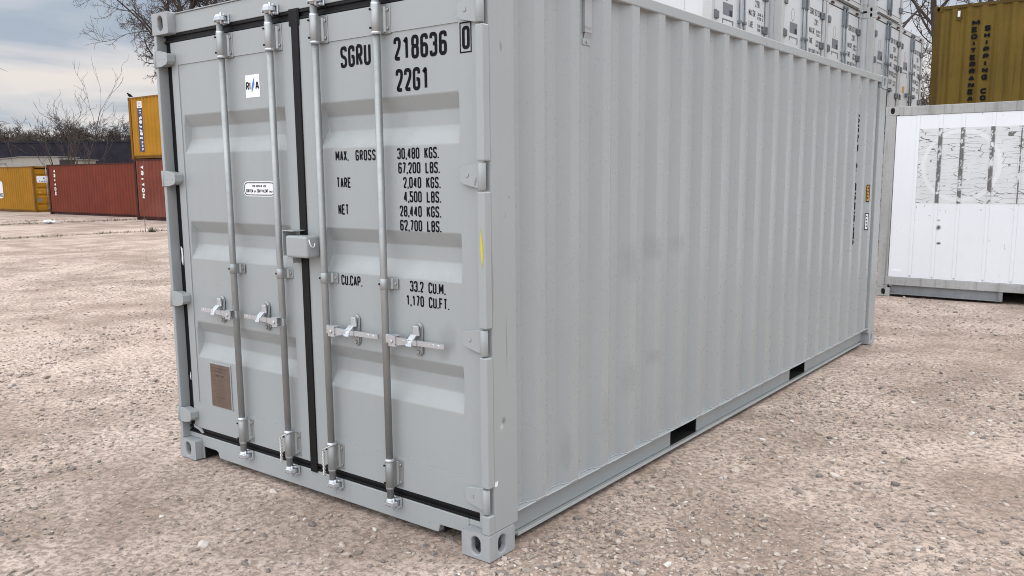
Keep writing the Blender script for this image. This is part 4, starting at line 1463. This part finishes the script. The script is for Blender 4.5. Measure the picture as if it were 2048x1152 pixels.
# ================================================================== stacked white refrigerated containers
def reefer20():
    """local frame: door face towards +x at x = 0, near lower corner at the origin, width along +y"""
    T = thing('stacked_refrigerated_container', 'x', 'refrigerated container')
    L, W, H = 6.058, 2.438, 2.645
    WH, FR = 'reefer_white', 'reefer_frame'
    for ax in (0, 1):
        for ay in (0, 1):
            for az in (0, 1):
                casting_mb(-.178 if ax == 0 else -L, 0 if ay == 0 else W - .162, 0 if az == 0 else H - .118, 1 if ax == 0 else -1, -1 if ay == 0 else 1,
                           L=.162, W=.178).build('corner_casting', FR, T, bevel=.006, weld=True, angle=50)
            x0 = -.16 if ax == 0 else -L + .004
            y0 = .004 if ay == 0 else W - .134
            MB().box(x0, x0 + .155, y0, y0 + .13, .118, H - .118).build('corner_post', FR, T, bevel=.006)
    for ay in (0, 1):
        def Y(v, s=ay): return v if s == 0 else W - v
        MB().box(-.178, -L + .178, Y(.004), Y(.07), H - .11, H - .006).build('top_side_rail', FR, T)
        MB().box(-.178, -L + .178, Y(.004), Y(.07), .04, .20).build('bottom_side_rail', FR, T)
        mb = MB()
        mb.box(-.15, -L + .15, Y(.025), Y(.06), .2, H - .11)
        for k in range(9):
            mb.box(-.5 - k * .6, -.54 - k * .6, Y(.018), Y(.0248), .21, H - .115)
        mb.build('side_panel', WH, T)
    mb = MB()
    mb.box(-.15, -.020, .162, W - .162, H - .112, H - .010)
    mb.box(-.16, -.012, .170, W - .170, H - .020, H - .004)
    mb.build('door_header', FR, T, bevel=.004, seg=1)
    mb = MB()
    mb.box(-.15, -.020, .162, W - .162, .025, .150)
    mb.box(-.030, .010, .30, W - .30, .040, .060)
    mb.build('door_sill', FR, T, bevel=.004, seg=1)
    MB().box(-.2, -L + .1, .07, W - .07, H - .06, H - .03).build('roof_panel', WH, T)
    MB().box(-L + .03, -L + .06, .13, W - .13, .15, H - .12).build('end_panel', WH, T)
    MB().box(-.3, -L + .1, .1, W - .1, .1, .15).build('floor', FR, T)
    for y_ in (.36, W - .36):
        mb = MB()
        mb.box(-.020, .012, y_ - .07, y_ + .07, H - .098, H - .060)
        mb.cyl((.012, y_ - .045, H - .079), (.024, y_ - .045, H - .079), .02, 8)
        mb.build('marker_lamp', 'red_lamp', T)
    C_ = W / 2
    for k, (y0, y1) in enumerate(((.160, C_ - .012), (C_ + .012, W - .160))):
        mb = MB()
        mb.box(-.11, -.030, y0, y1, .165, H - .128)
        d = mb.build('door', WH, T, bevel=.008, seg=2)
        mb = MB()
        for a0, a1, b0, b1 in ((y0 - .026, y0 - .002, .152, H - .114), (y1 + .001, y1 + (.0105 if k == 0 else .026), .152, H - .114),
                               (y0, y1, .152, .163), (y0, y1, H - .126, H - .1135)):
            mb.box(-.09, -.034, a0, a1, b0, b1)
        mb.build('door_seal', 'black_rubber', d)
        for yy in ((C_ - .105,) if k == 0 else (C_ + .095,)):
            mb = MB()
            mb.cyl((.004, yy, .08), (.004, yy, H - .07), .019, 10)
            mb.build('lock_rod', 'rod_grey', d)
            for za, zb in ((.20, .46), (.875, .925), (1.595, 1.645), (H - .46, H - .16)):
                MB().box(-.030, .030, yy - .034, yy + .034, za, zb).build('rod_guide', 'rod_grey', d, bevel=.004, seg=1)
            MB().box(-.015, .030, yy - .028, yy + .05, H - .105, H - .045).build('locking_cam', 'hinge_grey', d, bevel=.004, seg=1)
            mb = MB()
            s_ = -1 if k == 0 else 1
            mb.box(.012, .030, yy, yy + s_ * .42, 1.02, 1.05)
            mb.box(-.03, .034, yy + s_ * .22, yy + s_ * .32, .99, 1.09)
            mb.build('door_handle', 'hinge_grey', d, bevel=.004, seg=1)
        for zz in (.35, .95, 1.62, 2.20):
            mb = MB()
            if k == 0:
                mb.box(-.030, .006, y0 - .02, y0 + .115, zz - .062, zz + .062)
                mb.box(-.02, .022, y0 - .065, y0 - .012, zz - .066, zz + .066)
            else:
                mb.box(-.030, .006, y1 - .115, y1 + .02, zz - .062, zz + .062)
                mb.box(-.02, .022, y1 + .012, y1 + .065, zz - .066, zz + .066)
            mb.build('hinge', 'hinge_grey', d, bevel=.006, seg=1)
        px = -.0288
        if k == 0:
            def pl(a0, a1, b0, b1, mat_, nm):
                mb = MB()
                mb.add([(px, a0, b0), (px, a1, b0), (px, a1, b1), (px, a0, b1)], [(0, 1, 2, 3)])
                mb.build(nm, mat_, d)
            pl(.48, .88, 1.66, 1.86, 'grey_print', 'maker_sticker')
            pl(.74, .86, 1.665, 1.76, 'navy_print', 'maker_sticker')
            pl(.46, .92, 1.575, 1.60, 'grey_print', 'maker_sticker')
            pl(.46, .50, 1.52, 1.575, 'grey_print', 'maker_sticker')
            pl(.87, .92, 1.48, 1.575, 'grey_print', 'maker_sticker')
            pl(.47, .72, 1.08, 1.24, 'amber_vinyl', 'warning_sticker')
            mb = MB()
            _ribbon(mb, [(.62 + .08 * math.cos(a), 2.0 + .11 * math.sin(a)) for a in [k2 * .5236 for k2 in range(12)]], True, .006, lambda p_: (px, p_.x, p_.y))
            mb.build('maker_sticker', 'grey_print', d)
        else:
            def rt_(s_, y_, z_, h_, w_, p_, st_):
                mb = MB()
                letters(mb, s_, (px, y_, z_), (0, 1, 0), LZ, h_, w_, p_, st_)
                mb.build('door_lettering', 'black_print', d)
            rt_('SGRU', C_ + .34, 2.16, .12, .052, .064, .016)
            rt_('821500', C_ + .64, 2.16, .12, .052, .064, .016)
            rt_('0', C_ + 1.04, 2.16, .12, .045, .05, .016)
            rt_('22R1', C_ + .62, 1.975, .12, .048, .060, .016)
            for i, (a_, b_) in enumerate((('MAX.GR.', ('30,480 KG', '67,200 LB')), ('TARE', ('3,030 KG', '6,680 LB')), ('PAYLOAD', ('27,450 KG', '60,520 LB')), ('CU.CAP.', ('28.4 CUM', '1,003 CFT')))):
                z_ = 1.80 - i * .20
                rt_(a_, C_ + .34, z_, .11, .044, .053, .014)
                rt_(b_[0], C_ + .74, z_ + .045, .052, .026, .032, .008)
                rt_(b_[1], C_ + .74, z_ - .025, .052, .026, .032, .008)
    return T


proto = reefer20()
GRP = 'white refrigerated containers stacked behind the grey one'
ROW = [  # near lower corner of the door face: x, y, tiers shown
    (-3.84, 10.36, ('nearest column', 2)),
    (-3.62, 12.86, ('second column', 2)),
    (-3.62, 15.36, ('third column', 3)),
    (-3.35, 17.84, ('fourth column', 3)),
    (-3.37, 20.33, ('farthest column', 2)),
]
LAB = {
    (0, 1): 'leftmost of the white refrigerated containers visible above the grey top side rail',
    (1, 1): 'second white refrigerated container from the left above the grey top side rail',
    (2, 1): 'third white refrigerated container from the left, just left of the protruding white post',
    (3, 1): 'white refrigerated container whose corner post stands forward of the upper row',
    (4, 1): 'far end white refrigerated container beside the tree trunks, with nothing on top',
    (2, 2): 'top tier white refrigerated container, mostly out of frame, above the third one from left',
    (3, 2): 'topmost white refrigerated container, its lower door corner showing against the sky',
    (0, 0): 'bottom white refrigerated container of the nearest column behind the grey one',
    (1, 0): 'bottom white refrigerated container of the second column behind the grey one',
    (2, 0): 'bottom white refrigerated container of the third column behind the grey one',
    (3, 0): 'bottom white refrigerated container of the fourth column behind the grey one',
    (4, 0): 'bottom white refrigerated container of the farthest column, hidden by the old white one',
}
first = True
for i, (x_, y_, (nm_, tiers)) in enumerate(ROW):
    for k in range(tiers):
        o = proto if first else copy_tree(proto)
        first = False
        o.location = (x_ + (0 if k == 1 else rnd.uniform(-.03, .03)), y_, -.006 + 2.648 * k)
        o['label'] = LAB[(i, k)]
        o['group'] = GRP

# ================================================================== buildings far left
BL = thing('low_building', 'low beige concrete building with a sloping sheet roof behind the yellow container', 'building', (-66.5, 24.4, -.2))
ang = math.atan2(3.1, 4.0)
BL.rotation_euler = (0, 0, ang)
mb = MB()
mb.prism([(-.6, 0), (5.2, 0), (5.2, 3.30), (3.9, 3.34), (3.85, 3.52), (1.2, 3.52), (-.6, 3.36)], 1, 0, 3)
wl = mb.build('wall', 'concrete_wall', BL)
mb = MB()
mb.prism([(-.9, 3.335), (1.2, 3.525), (3.95, 3.525), (3.95, 3.575), (1.15, 3.575), (-.9, 3.385)], 1, -.10, 3.1)
mb.prism([(3.96, 3.345), (5.4, 3.305), (5.4, 3.355), (3.96, 3.395)], 1, -.08, 3.1)
mb.build('roof', 'roof_sheet', BL)
mb = MB()
mb.box(4.0, 5.15, -.012, -.002, 1.2, 3.28)
mb.build('opening', 'dark_opening', BL)  # thin dark sheet on the wall, shade put into its colour
SH = thing('warehouse', 'long low dark blue warehouse below the line of bare trees', 'warehouse', (-95, 31.5, -.4))
SH.rotation_euler = (0, 0, math.atan2(8.1, 10.7))
mb = MB()
for k in range(30):
    mb.box(-8 + k * 1.7, -8 + k * 1.7 + 1.695, 0, 12, 0, 5.7)
mb.build('wall', 'shed_blue', SH)
MB().box(-8.3, 43.3, -.05, 12.3, 5.7, 5.85).build('roof', 'shed_blue', SH)

# ================================================================== trees


def tree(name, label, loc, h, r, seed, lean=(0, 0), stems=1, crown_from=.35, spread=.75, levels=4, nb=(9, 8, 7, 6), mat_='bark', cat='tree', group=None,
         up=.18, twig=.009, lenf=.5, aim=None):
    rnd = random.Random(seed)
    T = thing(name, label, cat, loc, 0, group)
    tr, cr = MB(), MB()

    def grow(p, d, ln, r0_, lvl):
        n = (9, 7, 5, 4, 3)[min(lvl, 4)]
        pts, rad = [p.copy()], [r0_]
        q = p.copy()
        d = d.normalized()
        r1_ = max(twig * .6, r0_ * (.38 if lvl == 0 else .28))
        wob = (.08, .15, .20, .24, .26)[min(lvl, 4)]
        for i in range(n):
            d = (d + Vector((rnd.gauss(0, wob), rnd.gauss(0, wob), rnd.gauss(0, wob) * .7 + up * (.5 if lvl == 0 else 1) * .35))).normalized()
            q = q + d * (ln / n)
            pts.append(q.copy())
            rad.append(r0_ + (r1_ - r0_) * ((i + 1) / n) ** .8)
        (tr if lvl <= 1 else cr).tube(pts, rad, (8, 6, 4, 3, 3)[min(lvl, 4)], False, True)
        if lvl >= levels:
            return
        cnt = nb[min(lvl, len(nb) - 1)]
        for k in range(cnt):
            t_ = (crown_from if lvl == 0 else .22) + (1 - (crown_from if lvl == 0 else .22)) * (k + rnd.random()) / cnt
            t_ = min(.999, t_)
            i = int(t_ * n)
            fr = t_ * n - i
            base = pts[i].lerp(pts[i + 1], fr)
            dd = (pts[i + 1] - pts[i]).normalized()
            side = dd.orthogonal().normalized()
            side.rotate(Matrix.Rotation(rnd.random() * 6.283 if lvl else k * 2.4 + rnd.random(), 3, dd))
            sp_ = spread * rnd.uniform(.75, 1.25)
            nd = dd * (1 - .45 * sp_) + side * sp_
            if aim is not None and lvl <= 1:
                nd = nd + Vector(aim) * .25
            lr = rad[i] + (rad[i + 1] - rad[i]) * fr
            grow(base, nd, ln * lenf * rnd.uniform(.75, 1.25) * (1.15 - .5 * t_ if lvl == 0 else 1), max(twig, min(lr * .62, lr)), lvl + 1)

    for s_ in range(stems):
        a = 2 * math.pi * s_ / max(1, stems) + rnd.random()
        sp0 = 0 if stems == 1 else .14
        d0 = Vector((lean[0] + sp0 * math.cos(a), lean[1] + sp0 * math.sin(a), 1))
        grow(Vector((.12 * math.cos(a) if stems > 1 else 0, .12 * math.sin(a) if stems > 1 else 0, -.25)), d0, h * (1 if s_ == 0 else rnd.uniform(.75, 1.0)), r * (1 if stems == 1 else .75), 0)
    tr.build('trunk', mat_, T)
    cr.build('crown', 'twig', T)
    return T


tree('bare_tree', 'tall bare tree with spreading twigs rising just behind the stacked yellow container', (-43.1, 24.5, -.15), 15.5, .27, 23, (-.015, 0), crown_from=.40,
     spread=.95, levels=4, nb=(20, 13, 9, 6), lenf=.31, twig=.010, up=.06)
tree('bare_tree', 'tall bare tree whose trunk rises right of the grey containers top left corner', (-46.6, 27.0, -.15), 16.0, .24, 8, (.03, 0), crown_from=.35,
     spread=.8, levels=4, nb=(14, 9, 8, 6), lenf=.40, twig=.011, up=.12)
tree('bare_tree', 'bare tree standing behind the ochre container, hidden below by the grey corner', (-37.5, 23.4, -.12), 14.0, .2, 31, (.02, .02), crown_from=.4,
     spread=.8, levels=4, nb=(11, 8, 6, 5), lenf=.42, twig=.015, up=.12)
tree('bare_tree', 'bare tree at the left edge of the photo, its branches reaching into view', (-50.2, 14.9, -.15), 8.2, .14, 12, (.0, .0), crown_from=.2,
     spread=.9, levels=4, nb=(11, 7, 6, 4), lenf=.5, twig=.013, up=.10)
for k, (x_, y_, h_, sd_, st_, lb_) in enumerate(((-51.9, 22.3, 5.6, 5, 2, 'thin bare sapling with upright twigs, left one behind the red container'),
                                                 (-49.3, 21.8, 6.3, 16, 2, 'thin bare sapling with upright twigs, tallest and right one behind the red container'),
                                                 (-54.2, 22.8, 4.9, 27, 1, 'thin bare sapling leaning left in front of the beige building'))):
    tree('bare_sapling', lb_, (x_, y_, -.2), h_, .065, sd_, (-.22 if k == 2 else .02, 0), st_, .25, .45, 3, (6, 3, 2), 'bark', 'sapling', 'saplings behind the red container', up=.4, twig=.009, lenf=.5)
# far line of bare trees
rnd = random.Random(77)
pro = []
for v_ in range(3):
    pro.append(tree('distant_tree', 'x', (0, 0, 0), 7.8, .22, 100 + v_ * 7, (0, 0), 2, .22, .85, 4, (10, 8, 6, 5), 'bark', 'tree', 'bare trees beyond the warehouse', up=.16, twig=.022, lenf=.50))
spots_ = [(-121.5 + 15.6 * k / 14, 44.2 + 11.7 * k / 14) for k in range(15)]
for k, (x_, y_) in enumerate(spots_):
    o = pro[k] if k < 3 else copy_tree(pro[k % 3])
    o.location = (x_ + rnd.uniform(-.5, .5), y_ + rnd.uniform(-.5, .5), .3)
    o.rotation_euler = (0, 0, rnd.random() * 6.28)
    s_ = rnd.uniform(.70, .90)
    o.scale = (s_, s_, s_)
    o['label'] = 'bare tree in the distant line beyond the dark blue warehouse'

# trees between the white stack and the olive container
tree('bare_tree', 'bare dark trunk leaning left over the end of the white stack', (-3.75, 25.9, -.01), 13, .15, 41, (-.13, -.01), crown_from=.42, spread=.8, levels=3, nb=(9, 7, 6), lenf=.42, twig=.010, up=.10)
tree('bare_tree', 'bare dark upright trunk between the white stack and the olive container', (-3.95, 26.6, -.01), 13.5, .13, 52, (-.03, 0), crown_from=.25, spread=.75, levels=4, nb=(12, 7, 6, 5), lenf=.36, twig=.009, up=.10)
tree('bare_tree', 'bare dark trunk close against the left edge of the olive container', (-3.55, 27.2, -.01), 13.5, .15, 63, (-.04, 0), crown_from=.4, spread=.8, levels=4, nb=(11, 7, 6, 5), lenf=.38, twig=.010, up=.10)
tree('bare_tree', 'bare tree whose twigs show above the roof of the olive container', (-.5, 33, -.01), 11, .16, 74, (0, 0), crown_from=.35, spread=.9, levels=4, nb=(10, 7, 6, 5), lenf=.46, twig=.012, up=.08)
tree('bare_shrub', 'tangled bare shrub in the gap beside the olive container', (-5.1, 34, -.01), 6.0, .07, 85, (0, 0), 4, .15, .9, 4, (8, 6, 5, 4), 'bark_pale', 'shrub', up=.12, twig=.011, lenf=.5)

# ================================================================== bird on the yellow container
BD = thing('bird', 'small dark bird perched on the corner of the stacked yellow container', 'bird', (-33.55, 16.56, 5.11))
spn = [(-.30, 0, .215), (-.25, 0, .235), (-.215, 0, .255), (-.17, 0, .262), (-.125, 0, .235), (-.07, 0, .185), (.02, 0, .150), (.11, 0, .120), (.19, 0, .095), (.30, 0, .060), (.37, 0, .035)]
BD.scale = (.72, .72, .72)
MB().tube(spn, [.004, .014, .042, .052, .046, .068, .088, .078, .050, .030, .012], 12).build('body', 'bird_black', BD)
mb = MB()
for s_ in (-.03, .03):
    mb.tube([(.0, s_, .10), (-.01, s_, .04), (-.005, s_, .0)], [.016, .008, .007], 6)
    mb.tube([(-.045, s_, .004), (.03, s_, .004)], [.004, .006], 5)
mb.build('legs', 'bird_black', BD)
